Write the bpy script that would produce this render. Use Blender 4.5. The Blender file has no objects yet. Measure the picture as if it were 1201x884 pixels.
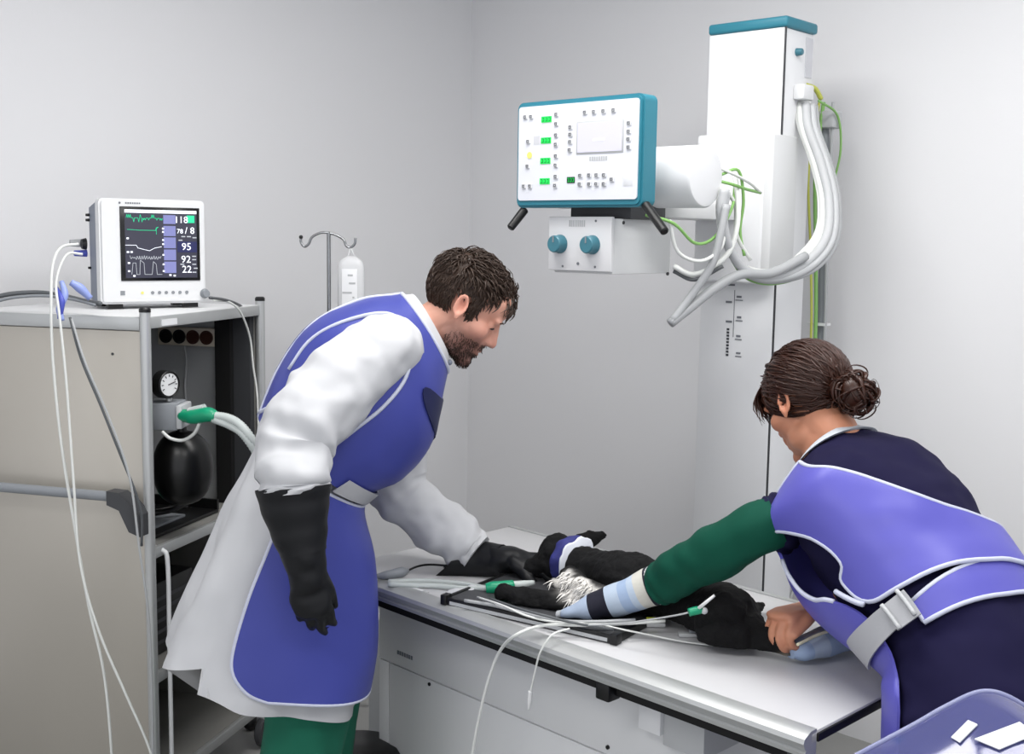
import bpy, bmesh, math, random
import numpy as np
from mathutils import Vector, Matrix, noise

# ------------------------------------------------------------------ camera
FPX, CX, CY, EYE = 1380.0, 600.5, 442.0, 1.57
PITCH, ROLL = math.radians(6.8), math.radians(0.85)
cF = np.array([0, math.cos(PITCH), -math.sin(PITCH)])
cU0 = np.array([0, math.sin(PITCH), math.cos(PITCH)])
cR0 = np.array([1.0, 0, 0])
cR = cR0*math.cos(ROLL)+cU0*math.sin(ROLL)
cU = -cR0*math.sin(ROLL)+cU0*math.cos(ROLL)
cC = np.array([0, 0, EYE])
scene = bpy.context.scene
col = scene.collection
cam_data = bpy.data.cameras.new('camera')
cam_data.sensor_width = 36.0
cam_data.sensor_fit = 'HORIZONTAL'
cam_data.lens = 36.0*FPX/1201.0
cam_data.clip_start = 0.05
cam = bpy.data.objects.new('camera', cam_data)
col.objects.link(cam)
cam.matrix_world = Matrix(((cR[0], cU[0], -cF[0], 0), (cR[1], cU[1], -cF[1], 0), (cR[2], cU[2], -cF[2], EYE), (0, 0, 0, 1)))
scene.camera = cam

# ------------------------------------------------------------------ world, exposure
world = bpy.data.worlds.new('world')
scene.world = world
world.use_nodes = True
world.node_tree.nodes['Background'].inputs[0].default_value = (0.93, 0.95, 1.0, 1)
world.node_tree.nodes['Background'].inputs[1].default_value = 1.25
vs = scene.view_settings
vs.view_transform = 'Standard'
vs.look = 'None'
vs.exposure = 0.0
vs.gamma = 1.0
vs.use_curve_mapping = False
LAMPS = [((-1.2, 0.4), (1.2, 0.6), 21.0), ((0.6, 0.4), (1.2, 0.6), 17.0), ((-0.2, 2.55), (1.2, 0.6), 24.0), ((1.0, 2.1), (1.2, 0.6), 20.0)]   # ceiling panels added out of view to light the room evenly: place, size, watts
CEIL = 2.8

# ------------------------------------------------------------------ helpers
def ray(px, py):
    return cF+(px-CX)/FPX*cR+(CY-py)/FPX*cU
def at(px, py, Y):
    d = ray(px, py)
    return cC+d*(Y/d[1])
def atz(px, py, z):
    d = ray(px, py)
    return cC+d*((z-EYE)/d[2])
def onplane(px, py, p0, n):
    d = ray(px, py)
    return cC+d*(np.dot(np.asarray(p0)-cC, n)/np.dot(d, n))
def lin(h):
    h = h.lstrip('#')
    out = []
    for i in (0, 2, 4):
        c = int(h[i:i+2], 16)/255
        out.append(c/12.92 if c <= 0.04045 else ((c+0.055)/1.055)**2.4)
    return (*out, 1.0)

MATS = {}
def mat(name, hexc, rough=0.5, metal=0.0, var=0.06, nscale=8.0, bump=0.0, bscale=60.0, spec=0.5, emit=0.0, coat=0.0,
        alpha=1.0, trans=0.0, stretch=(1, 1, 1), attr=None, sheen=0.0, ior=1.45, sss=0.0, bdist=0.004):
    if name in MATS:
        return MATS[name]
    m = bpy.data.materials.new(name)
    m.use_nodes = True
    nt = m.node_tree
    b = nt.nodes['Principled BSDF']
    c = lin(hexc)
    tc = nt.nodes.new('ShaderNodeTexCoord')
    mp = nt.nodes.new('ShaderNodeMapping')
    mp.inputs['Scale'].default_value = stretch
    nt.links.new(tc.outputs['Object'], mp.inputs[0])
    nz = nt.nodes.new('ShaderNodeTexNoise')
    nz.inputs['Scale'].default_value = nscale
    nz.inputs['Detail'].default_value = 4
    nt.links.new(mp.outputs[0], nz.inputs['Vector'])
    mix = nt.nodes.new('ShaderNodeMixRGB')
    mix.inputs[1].default_value = tuple(x*(1-var) for x in c[:3])+(1,)
    mix.inputs[2].default_value = tuple(min(1, x*(1+var)) for x in c[:3])+(1,)
    nt.links.new(nz.outputs['Fac'], mix.inputs[0])
    src = mix.outputs[0]
    if attr:
        at_ = nt.nodes.new('ShaderNodeAttribute')
        at_.attribute_name = attr
        mul = nt.nodes.new('ShaderNodeMixRGB')
        mul.blend_type = 'MULTIPLY'
        mul.inputs[0].default_value = 1
        nt.links.new(src, mul.inputs[1])
        nt.links.new(at_.outputs['Color'], mul.inputs[2])
        src = mul.outputs[0]
    nt.links.new(src, b.inputs['Base Color'])
    b.inputs['Roughness'].default_value = rough
    b.inputs['Metallic'].default_value = metal
    b.inputs['Specular IOR Level'].default_value = spec
    b.inputs['IOR'].default_value = ior
    if coat:
        b.inputs['Coat Weight'].default_value = coat
        b.inputs['Coat Roughness'].default_value = 0.12
    if sheen:
        b.inputs['Sheen Weight'].default_value = sheen
    if sss:
        b.inputs['Subsurface Weight'].default_value = sss
        b.inputs['Subsurface Radius'].default_value = (0.008, 0.003, 0.002)
    if trans:
        b.inputs['Transmission Weight'].default_value = trans
    if alpha < 1:
        b.inputs['Alpha'].default_value = alpha
    if emit:
        b.inputs['Emission Color'].default_value = c
        b.inputs['Emission Strength'].default_value = emit
    if bump:
        n2 = nt.nodes.new('ShaderNodeTexNoise')
        n2.inputs['Scale'].default_value = bscale
        n2.inputs['Detail'].default_value = 5 if bdist < .01 else 1.2
        nt.links.new(mp.outputs[0], n2.inputs['Vector'])
        bp = nt.nodes.new('ShaderNodeBump')
        bp.inputs['Strength'].default_value = bump
        bp.inputs['Distance'].default_value = bdist
        nt.links.new(n2.outputs['Fac'], bp.inputs['Height'])
        nt.links.new(bp.outputs[0], b.inputs['Normal'])
    MATS[name] = m
    return m

mat('wall', '#dadadc', 0.9, var=0.012, nscale=1.5, bump=0.05, bscale=180)
mat('floor', '#8e8e8c', 0.5, var=0.06, nscale=5, bump=0.03)
mat('ceiling', '#e4e4e4', 0.9, var=0.01)
mat('white_paint', '#dcdddf', 0.35, var=0.015, nscale=3)
mat('white_plastic', '#dadbdc', 0.38, var=0.015, nscale=4)
mat('off_white', '#d3d4d5', 0.45, var=0.02, nscale=4)
mat('light_grey', '#b4b6b8', 0.5, var=0.03)
mat('mid_grey', '#83878c', 0.5, var=0.04)
mat('blue_grey', '#7d8492', 0.5, var=0.03)
mat('dark_grey', '#3b3c3f', 0.5, var=0.05)
mat('black', '#0c0c0d', 0.4, var=0.1)
mat('black_matte', '#0d0d0e', 0.75, var=0.1)
mat('teal', '#2c7789', 0.42, var=0.03)
mat('teal_knob', '#3c7382', 0.35, var=0.04)
mat('steel', '#b9b4ab', 0.42, metal=0.55, var=0.08, nscale=2.2, stretch=(1, 1, 0.35))
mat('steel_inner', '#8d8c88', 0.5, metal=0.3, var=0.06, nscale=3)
mat('alu', '#b9bbbb', 0.38, metal=0.55, var=0.05, nscale=3)
mat('chrome', '#9a9c9e', 0.22, metal=0.9, var=0.05)
mat('table_top', '#c3c3c5', 0.3, var=0.02, nscale=3)
mat('table_base', '#d6d7d8', 0.5, var=0.03, nscale=2)
mat('led_green', '#16c44e', 0.4, emit=0.55)
mat('led_dark', '#063c22', 0.4, emit=0.05)
mat('lcd', '#c9c8d8', 0.25, var=0.02, emit=0.1)
mat('ink', '#6b6e74', 0.6, var=0.05)
mat('ink_dark', '#33353a', 0.6, var=0.05)
mat('sticker_or_glint', '#c4c5ca', 0.6, var=0.02)
mat('yellow', '#e3dc7a', 0.5)
mat('green_hose', '#0f8f68', 0.35, var=0.08)
mat('green_wire', '#7fae62', 0.45, var=0.05)
mat('yellow_wire', '#b9bd55', 0.45, var=0.05)
mat('white_wire', '#d7d9d6', 0.4, var=0.03)
mat('grey_wire', '#a3a5a7', 0.45, var=0.04)
mat('dark_wire', '#55585b', 0.45, var=0.05)
mat('clear_hose', '#cfd6d4', 0.2, var=0.03, alpha=0.75)
mat('violet', '#4a55b4', 0.4, var=0.08)
mat('pale_violet', '#8f9ed6', 0.35, var=0.08)

class MB:
    """collects shapes into one mesh"""
    def __init__(s):
        s.v = []
        s.f = []
    def add(s, v, f):
        o = len(s.v)
        s.v += [tuple(map(float, p)) for p in v]
        s.f += [tuple(i+o for i in q) for q in f]
        return s
    def bm(s, b):
        b.verts.ensure_lookup_table()
        b.verts.index_update()
        s.add([v.co[:] for v in b.verts], [[v.index for v in f.verts] for f in b.faces])
        b.free()
        return s
    def box(s, x0, x1, y0, y1, z0, z1, bev=0.0, seg=2):
        b = bmesh.new()
        bmesh.ops.create_cube(b, size=1)
        for v in b.verts:
            v.co = Vector(((x0+x1)/2+v.co.x*(x1-x0), (y0+y1)/2+v.co.y*(y1-y0), (z0+z1)/2+v.co.z*(z1-z0)))
        if bev:
            bmesh.ops.bevel(b, geom=b.edges[:], offset=bev, segments=seg, affect='EDGES', profile=0.5)
        return s.bm(b)
    def cyl(s, p0, p1, r0, r1=None, n=20, bev=0.0):
        if r1 is None:
            r1 = r0
        if bev:
            p0, p1 = Vector(p0), Vector(p1)
            d = (p1-p0).normalized()
            return s.lathe(p0, d, [(0, 0), (r0-bev, 0), (r0, bev), (r1, (p1-p0).length-bev), (r1-bev, (p1-p0).length), (0, (p1-p0).length)], n)
        d = Vector(p1)-Vector(p0)
        return s.lathe(p0, d.normalized(), [(0, 0), (r0, 0), (r1, d.length), (0, d.length)], n)
    def lathe(s, p0, axis, prof, n=20):
        p0 = Vector(p0)
        a = Vector(axis).normalized()
        e1 = a.orthogonal().normalized()
        e2 = a.cross(e1)
        v = []
        f = []
        for r, h in prof:
            for k in range(n):
                t = 2*math.pi*k/n
                v.append(p0+a*h+(e1*math.cos(t)+e2*math.sin(t))*max(r, 1e-5))
        for i in range(len(prof)-1):
            for k in range(n):
                f.append((i*n+k, i*n+(k+1) % n, (i+1)*n+(k+1) % n, (i+1)*n+k))
        return s.add(v, f)
    def rings(s, rings, cap=True, closed=True):
        n = len(rings[0])
        v = [p for r in rings for p in r]
        f = []
        for i in range(len(rings)-1):
            for k in range(n if closed else n-1):
                f.append((i*n+k, i*n+(k+1) % n, (i+1)*n+(k+1) % n, (i+1)*n+k))
        if cap:
            f.append(tuple(range(n))[::-1])
            f.append(tuple((len(rings)-1)*n+k for k in range(n)))
        return s.add(v, f)
    def tube(s, pts, r, n=8, res=6, smooth=True, cap=True):
        pts, rad = smooth_path(pts, r, res) if smooth else ([np.array(p, float) for p in pts], [r]*len(pts) if np.isscalar(r) else r)
        return s.rings(tube_rings(pts, rad, n), cap)
    def ball(s, c, r, rot=None, n=16, m=10):
        c = np.array(c, float)
        r = np.array([r]*3 if np.isscalar(r) else r, float)
        R = np.eye(3) if rot is None else np.array(rot)
        rr = []
        for i in range(m+1):
            t = math.pi*i/m
            q = max(math.sin(t), 1e-4)
            rr.append([c+R@(r*np.array([q*math.cos(2*math.pi*k/n), q*math.sin(2*math.pi*k/n), -math.cos(t)])) for k in range(n)])
        return s.rings(rr, True)
    def prism(s, outline, z0, z1, frame=None, bev=0.0):
        """outline in x,z; extruded in y from z0 to z1"""
        b = bmesh.new()
        vs_ = [b.verts.new((p[0], z0, p[1])) for p in outline]
        fc = b.faces.new(vs_)
        r = bmesh.ops.extrude_face_region(b, geom=[fc])
        for e in r['geom']:
            if isinstance(e, bmesh.types.BMVert):
                e.co.y = z1
        if bev:
            bmesh.ops.bevel(b, geom=[e for e in b.edges if abs(e.verts[0].co.y-e.verts[1].co.y) < 1e-9], offset=bev, segments=2, affect='EDGES')
        if frame is not None:
            for v in b.verts:
                v.co = frame @ v.co
        return s.bm(b)
    def build(s, name, m, parent=None, smooth=40, local=True):
        return mesh_obj(name, s.v, s.f, m, parent, smooth)

def smooth_path(pts, r, res=6):
    P = [np.array(p, float) for p in pts]
    n = len(P)
    Rr = [r]*n if np.isscalar(r) else list(r)
    if n < 3:
        return P, Rr
    out = []
    rad = []
    for i in range(n-1):
        p0 = P[i-1] if i else 2*P[0]-P[1]
        p1, p2 = P[i], P[i+1]
        p3 = P[i+2] if i+2 < n else 2*P[-1]-P[-2]
        q0 = np.array(Rr[i-1] if i else Rr[0], float)
        q1, q2 = np.array(Rr[i], float), np.array(Rr[i+1], float)
        for k in range(res):
            t = k/res
            out.append(0.5*((2*p1)+(-p0+p2)*t+(2*p0-5*p1+4*p2-p3)*t*t+(-p0+3*p1-3*p2+p3)*t**3))
            u = t*t*(3-2*t)
            rad.append(q1*(1-u)+q2*u)
    out.append(P[-1])
    rad.append(np.array(Rr[-1], float))
    return out, rad

def tube_rings(pts, rad, n=8, up=None):
    """rings along a path; a radius may be a pair (across, along up)"""
    pts = [np.array(p, float) for p in pts]
    t0 = pts[1]-pts[0]
    t0 /= np.linalg.norm(t0)
    if up is None:
        up = np.array([0, 0, 1.0]) if abs(t0[2]) < 0.9 else np.array([0, 1.0, 0])
    else:
        up = np.array(up, float)
    e2 = up-t0*np.dot(up, t0)
    e2 /= np.linalg.norm(e2)
    out = []
    for i, p in enumerate(pts):
        t = pts[min(i+1, len(pts)-1)]-pts[max(i-1, 0)]
        t /= max(np.linalg.norm(t), 1e-9)
        e2 = e2-t*np.dot(e2, t)
        e2 /= max(np.linalg.norm(e2), 1e-9)
        e1 = np.cross(t, e2)
        ra = rad[i]
        a, b = (ra, ra) if np.ndim(ra) == 0 else (ra[0], ra[1])
        out.append([p+e1*a*math.cos(2*math.pi*k/n)+e2*b*math.sin(2*math.pi*k/n) for k in range(n)])
    return out

def limb(pts, rad, n=16, res=5, up=None):
    """a closed rounded limb: tapered tube with domed ends, returns verts, faces"""
    P, Rr = smooth_path(pts, rad, res)
    rings = tube_rings(P, Rr, n, up)
    def dome(ring, p, d, r):
        o = []
        for a in (0.45, 0.8, 0.97):
            o.append([p+(q-p)*math.sqrt(1-a*a)+d*r*a for q in ring])
        return o
    r0 = float(np.mean(Rr[0]))
    r1 = float(np.mean(Rr[-1]))
    d0 = P[0]-P[1]
    d0 /= np.linalg.norm(d0)
    d1 = P[-1]-P[-2]
    d1 /= np.linalg.norm(d1)
    rings = dome(rings[0], P[0], d0, r0)[::-1]+rings+dome(rings[-1], P[-1], d1, r1)
    m = MB()
    m.rings(rings)
    return m.v, m.f

def mesh_obj(name, v, f, m=None, parent=None, smooth=40):
    me = bpy.data.meshes.new(name)
    me.from_pydata([tuple(map(float, p)) for p in v], [], [tuple(q) for q in f])
    b = bmesh.new()
    b.from_mesh(me)
    bmesh.ops.remove_doubles(b, verts=b.verts, dist=1e-6)
    bmesh.ops.recalc_face_normals(b, faces=b.faces)
    b.to_mesh(me)
    b.free()
    if smooth:
        me.shade_smooth()
        if smooth < 180:
            me.set_sharp_from_angle(angle=math.radians(smooth))
    if m is not None:
        me.materials.append(MATS[m] if isinstance(m, str) else m)
    o = bpy.data.objects.new(name, me)
    col.objects.link(o)
    if parent is not None:
        o.parent = parent
    return o

def copy_part(o, parent, loc=(0, 0, 0), rot=(0, 0, 0)):
    c = o.copy()
    col.objects.link(c)
    c.parent = parent
    c.location = loc
    c.rotation_euler = rot
    return c

def thing(name, label, cat, loc=(0, 0, 0), rz=0.0, group=None):
    o = bpy.data.objects.new(name, None)
    o.empty_display_size = 0.1
    col.objects.link(o)
    o.location = tuple(map(float, loc))
    o.rotation_euler = (0, 0, rz)
    tag(o, label, cat, group)
    return o
def tag(o, label=None, cat=None, group=None, kind=None):
    if label:
        o['label'] = label
    if cat:
        o['category'] = cat
    if group:
        o['group'] = group
    if kind:
        o['kind'] = kind
    return o
def rel(root, pts):
    """world points into the space of a top-level Empty"""
    c, s_ = math.cos(-root.rotation_euler[2]), math.sin(-root.rotation_euler[2])
    L = np.array(root.location)
    out = []
    for p in pts:
        q = np.asarray(p, float)-L
        out.append(np.array([c*q[0]-s_*q[1], s_*q[0]+c*q[1], q[2]]))
    return out
def put_text(s, size, parent, m, origin, right, up, name='lettering', depth=0.0006):
    cu = bpy.data.curves.new('t', 'FONT')
    cu.body = s
    cu.size = size
    cu.extrude = depth
    cu.align_x = 'CENTER'
    cu.align_y = 'CENTER'
    cu.resolution_u = 2
    o = bpy.data.objects.new('t', cu)
    me = bpy.data.meshes.new_from_object(o)
    bpy.data.objects.remove(o)
    right, up = Vector(right), Vector(up)
    nrm = right.cross(up)
    M = Matrix((right, up, nrm)).transposed().to_4x4()
    M.translation = Vector(origin)
    me.transform(M)
    me.materials.clear()
    me.materials.append(MATS[m])
    o = bpy.data.objects.new(name, me)
    col.objects.link(o)
    o.parent = parent
    return o
def rrect(x0, x1, y0, y1, r, n=4):
    o = []
    for cx_, cy_, a0 in ((x1-r, y1-r, 0), (x0+r, y1-r, 90), (x0+r, y0+r, 180), (x1-r, y0+r, 270)):
        for k in range(n+1):
            a = math.radians(a0+90*k/n)
            o.append((cx_+r*math.cos(a), cy_+r*math.sin(a)))
    return o

# ------------------------------------------------------------------ room
TH = math.radians(48)
cu_, cv_ = np.array([math.sin(TH), -math.cos(TH), 0]), np.array([math.cos(TH), math.sin(TH), 0])
colT = at(922, 30, 3.3)
tw = math.radians(46)
wu, wv = np.array([math.sin(tw), -math.cos(tw), 0]), np.array([math.cos(tw), math.sin(tw), 0])
wp = colT+cv_*0.47
k = (549-CX)/FPX
tt = (wp[0]-k*wp[1])/(wu[0]-k*wu[1])
CORNER = wp-wu*tt
CORNER[2] = 0
def wall(name, p, q, th, nrm):
    p, q, nrm = map(np.array, (p, q, nrm))
    m = MB()
    b = [p, q, q+nrm*th, p+nrm*th]
    v = [(*x[:2], -0.0) for x in b]+[(*x[:2], CEIL) for x in b]
    m.add(v, [(0, 1, 2, 3), (4, 5, 6, 7), (0, 1, 5, 4), (1, 2, 6, 5), (2, 3, 7, 6), (3, 0, 4, 7)])
    o = m.build(name, 'wall', smooth=0)
    tag(o, kind='structure')
wall('wall_right', CORNER, CORNER+wu*4.6, 0.1, wv)
wall('wall_left', CORNER, CORNER-wv*4.6, 0.1, -wu)
m = MB().add([(-4.5, -1.5, 0), (4.5, -1.5, 0), (4.5, 5.6, 0), (-4.5, 5.6, 0), (-4.5, -1.5, -.05), (4.5, -1.5, -.05), (4.5, 5.6, -.05), (-4.5, 5.6, -.05)],
             [(0, 1, 2, 3), (4, 5, 6, 7), (0, 1, 5, 4), (1, 2, 6, 5), (2, 3, 7, 6), (3, 0, 4, 7)])
tag(m.build('floor', 'floor', smooth=0), kind='structure')
m = MB().box(-4.5, 4.5, -1.5, 5.6, CEIL, CEIL+.05)
tag(m.build('ceiling', 'ceiling', smooth=0), kind='structure')
LAMP_WHERE = ['above the steel cabinet side of the room', 'above the plastic cover side of the room', 'over the man and the drip stand', 'over the woman and the x-ray column']
for i, ((lx, ly), (sx, sy), W) in enumerate(LAMPS):
    t = thing('added_ceiling_light', 'added unseen white flat ceiling light panel '+LAMP_WHERE[i], 'ceiling light', (lx, ly, CEIL-0.03), 0, 'added ceiling light panels')
    m = MB()
    for a in (-1, 1):
        m.box(-sx/2-.03, sx/2+.03, a*(sy/2+.015)-.015, a*(sy/2+.015)+.015, -.02, .03)
        m.box(a*(sx/2+.015)-.015, a*(sx/2+.015)+.015, -sy/2, sy/2, -.02, .03)
    m.build('added_light_frame', 'white_paint', t)
    MB().box(-sx/2, sx/2, -sy/2, sy/2, .005, .03).build('diffuser', mat('lamp_glow', '#ffffff', 0.5, var=0, emit=2.0), t)
    la = bpy.data.lights.new('added_ceiling_lamp', 'AREA')
    la.shape = 'RECTANGLE'
    la.size, la.size_y = sx, sy
    la.energy = W
    la.color = (1.0, 0.985, 0.96)
    lo = bpy.data.objects.new('added_ceiling_lamp', la)
    col.objects.link(lo)
    lo.parent = t
    lo.location = (0, 0, -0.005)
# ------------------------------------------------------------------ x-ray table
TZ = 0.74
tA, tB = atz(433, 680, TZ), atz(947, 862, TZ)
td = (tB-tA)/np.linalg.norm(tB-tA)
tn = np.array([-td[1], td[0], 0])
trz = math.atan2(td[1], td[0])
TL, TW = 1.365, 0.63
table = thing('xray_table', 'white x-ray table with aluminium front rail carrying the dog', 'table', (tB[0], tB[1], 0), trz)
def tloc(px, py, z):
    return rel(table, [atz(px, py, z)])[0]
def tpl(px, py, y):
    p0 = np.array([tB[0], tB[1], 0])+tn*y
    return rel(table, [onplane(px, py, p0, tn)])[0]
MB().box(-TL, 0, .012, TW, TZ-.022, TZ, .003).build('table_top', 'table_top', table)
# front rail: rounded aluminium profile
prof = [(.0, TZ-.002), (.012, TZ+.003), (.03, TZ+.003), (.03, TZ-.004), (.03, TZ-.045), (.008, TZ-.046), (-.004, TZ-.04), (-.006, TZ-.032), (-.001, TZ-.029), (-.006, TZ-.024), (-.011, TZ-.014), (-.008, TZ-.006)]
m = MB().rings([[(-TL, y, z) for y, z in prof], [(0, y, z) for y, z in prof]])
m.build('front_rail', 'alu', table, 30)
prof2 = [(TW-.01, TZ+.003), (TW+.012, TZ), (TW+.014, TZ-.03), (TW-.01, TZ-.04)]
MB().rings([[(-TL, y, z) for y, z in prof2], [(0, y, z) for y, z in prof2]]).build('rear_rail', 'alu', table, 30)
MB().box(-.004, .004, .03, TW, TZ-.02, TZ-.005, .001).build('end_strip', 'black', table)
MB().box(-.035, .002, -.004, .02, TZ-.047, TZ-.041).build('end_cap', 'dark_grey', table)
MB().box(-TL-.004, -TL+.004, .03, TW, TZ-.04, TZ-.002, .001).build('end_strip', 'alu', table)
# black strip standing in for the shade under the rail, then sliding frame
MB().box(-TL+.02, -.03, .035, .075, TZ-.075, TZ-.023).build('under_rail_shade', 'black_matte', table)
MB().box(-TL+.05, -.06, .075, TW-.06, TZ-.05, TZ-.022).build('sliding_frame', 'mid_grey', table)
# base
bx0 = tpl(446, 745, .13)[0]
bx1 = tpl(812, 870, .13)[0]
bz1 = TZ-.085
MB().box(bx0, bx1, .13, TW-.08, .03, bz1, .004).build('base', 'table_base', table)
MB().box(bx0+.03, bx1-.03, .16, TW-.12, 0, .03).build('plinth', 'dark_grey', table)
MB().box(bx0-.01, bx1+.02, .10, TW-.06, bz1, TZ-.05, .002).build('base_collar', 'dark_grey', table)
p0 = tpl(455, 800, .126)
zseam = tpl(455, 775, .13)[2]
pn = MB().box(bx0+.045, bx1-.006, .124, .131, .05, zseam, .0015).build('front_panel', 'table_base', table)
MB().box(bx0+.002, bx1-.006, .125, .131, zseam+.003, bz1-.004, .0015).build('upper_panel', 'table_base', table)
MB().box(bx0+.002, bx0+.042, .125, .131, .05, zseam, .0015).build('side_strip', 'off_white', table)
for px, py in ((504, 802), (713, 876)):
    q = tpl(px, py, .124)
    MB().cyl((q[0], .1255, q[2]), (q[0], .121, q[2]), .0045, n=10).build('screw', 'black', pn)
q = tpl(475, 768, .125)
m = MB()
for i in range(7):
    m.box(q[0]-.03+.009*i, q[0]-.024+.009*i, .1235, .126, q[2]-.005, q[2]+.005)
m.build('name_plate', 'ink', table)
# outriggers (white bracket on the right, white shelf on the left)
q0, q1 = tpl(749, 822, .09), tpl(774, 858, .09)
MB().box(q0[0], q1[0], .09, .12, q1[2]-.01, TZ-.047, .002).build('bracket', 'white_paint', table)
MB().box(q1[0], q1[0]+.10, .10, .40, q1[2]-.03, TZ-.05, .002).build('bracket', 'light_grey', table)
q0 = tpl(712, 808, .03)
MB().box(q0[0]-.016, q0[0]+.02, .012, .05, TZ-.085, TZ-.046, .004).build('clamp', 'black', table)
q0 = tpl(528, 760, .05)
MB().box(q0[0]-.03, q0[0]+.03, .04, .06, TZ-.062, TZ-.052, .002).build('latch', 'alu', table)
# left side shelf and lower rear housing seen between the coat and the base
MB().box(bx0-.30, bx0, .30, TW-.05, TZ-.22, TZ-.20, .003).build('side_shelf', 'white_paint', table)
MB().box(bx0-.22, bx0, .26, TW-.02, .05, TZ-.23, .004).build('rear_housing', 'light_grey', table)

# cassette tray lying on the table
c0, c1 = tloc(519, 709, TZ), tloc(722, 757, TZ)
cass = thing('film_cassette', 'flat grey film cassette with black rim lying under the dog', 'cassette', tuple(np.array([tB[0], tB[1], TZ])+td*c0[0]+tn*c0[1]), math.atan2(*(lambda w: (w[1], w[0]))((atz(722, 757, TZ)-atz(519, 709, TZ)))))
cl = float(np.linalg.norm(c1-c0))
MB().box(.006, cl-.006, .006, .30, .002, .016, .002).build('plate', 'dark_grey', cass)
MB().box(.02, cl-.02, -.0005, .006, .004, .012).build('label_strip', 'light_grey', cass)
m = MB().box(0, cl, 0, .01, .001, .019, .002).box(0, cl, .296, .306, .001, .019, .002).box(0, .01, 0, .306, .001, .019, .002).box(cl-.01, cl, 0, .306, .001, .019, .002)
m.build('rim', 'black', cass)
MB().box(cl-.012, cl+.004, -.004, .02, .001, .024, .002).build('corner_block', 'black', cass)
MB().box(-.004, .012, -.004, .02, .001, .024, .002).build('corner_block', 'black', cass)

# ------------------------------------------------------------------ x-ray machine
xrz = math.atan2(cu_[1], cu_[0])
xray = thing('xray_machine', 'white floor-to-wall x-ray column with teal cap, tube arm and control panel', 'x-ray machine', (colT[0], colT[1], 0), xrz)
def xl(px, py, y):
    p0 = np.array([colT[0], colT[1], 0])+cv_*y
    return rel(xray, [onplane(px, py, p0, cv_)])[0]
def xs(px, py, x):
    p0 = np.array([colT[0], colT[1], 0])+cu_*x
    return rel(xray, [onplane(px, py, p0, cu_)])[0]
W_, D_ = .245, .17
ztop = xl(880, 36, 0)[2]
MB().box(-W_, -.004, 0, D_, 0.02, ztop, .004).build('column', 'white_paint', xray)
MB().box(-W_-.02, .01, -.02, D_+.02, 0, .03, .004).build('base_plate', 'mid_grey', xray)
MB().box(-W_-.003, .005, -.004, D_+.004, ztop, ztop+.03, .008, 3).build('top_cap', 'teal', xray)
m = MB().box(-.0045, .0005, .002, .0055, .05, ztop)
m.build('slot', 'dark_grey', xray)
# carriage
zc1, zc0 = xl(850, 157, -.05)[2], xl(865, 332, -.05)[2]
xc0 = xl(815, 240, -.05)[0]
MB().box(xc0, -.022, -.05, -.002, zc0, zc1, .008, 3).build('carriage', 'white_paint', xray)
MB().box(-.03, .004, -.045, .09, zc0+.01, zc1-.005, .006).build('carriage_side', 'off_white', xray)
# side plate, knob and sticker on the column side
q = xs(936, 61, 0)
k = MB().cyl((-.006, q[1], q[2]), (.014, q[1], q[2]), .011, .0095, 16, .002).build('lock_knob', 'teal_knob', xray)
q = xs(950, 68, 0)
MB().box(-.006, -.002, q[1]-.02, q[1]+.018, q[2]-.055, q[2]+.055).build('side_sticker', 'sticker_or_glint', xray)
q = xs(938, 105, 0)
MB().box(-.005, .03, q[1]-.03, q[1]+.03, q[2]-.03, q[2]+.012, .006).build('cable_outlet', 'white_plastic', xray)
# scale marks on the lower front
m = MB()
for px, py, w, h in ((867, 348, .016, .006), (867, 352, .024, .003), (855, 354, .02, .006), (867, 372, .014, .006), (867, 376, .022, .003), (855, 377, .02, .006), (866, 394, .014, .006), (866, 398, .022, .003), (866, 414, .014, .005), (866, 418, .02, .003), (857, 334, .028, .005)):
    q = xl(px, py, 0)
    m.box(q[0]-w/2, q[0]+w/2, -.0015, .001, q[2]-h/2, q[2]+h/2)
q0, q1 = xl(862, 340, 0), xl(858, 395, 0)
m.box(q0[0]-.0007, q0[0]+.0007, -.0015, .001, q1[2], q0[2])
m.build('scale_marks', 'ink', xray)
q0, q1 = xl(854, 386, 0), xl(853, 416, 0)
m = MB()
for i in range(9):
    z = q1[2]+(q0[2]-q1[2])*i/8
    m.box(q0[0]-.004, q0[0]+.004, -.0015, .001, z-.003, z+.003)
m.build('vertical_lettering', 'ink_dark', xray)
# tube head
yc = -.45
zc = xl(822, 207, yc)[2]
xe = xl(828, 207, yc)[0]
rc = .077
MB().lathe((-.42, yc, zc), (1, 0, 0), [(0, 0), (rc-.01, 0), (rc, .01), (rc, .42+xe-.006), (rc-.004, .42+xe), (rc-.012, .42+xe+.002), (0, .42+xe+.002)], 40).build('tube_housing', 'white_paint', xray)
MB().box(-.25, -.10, -.45, -.04, zc-.10, zc-.055, .006).box(-.25, -.10, -.50, -.40, zc-.10, zc-.02, .006).build('tube_arm', 'off_white', xray)
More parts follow.
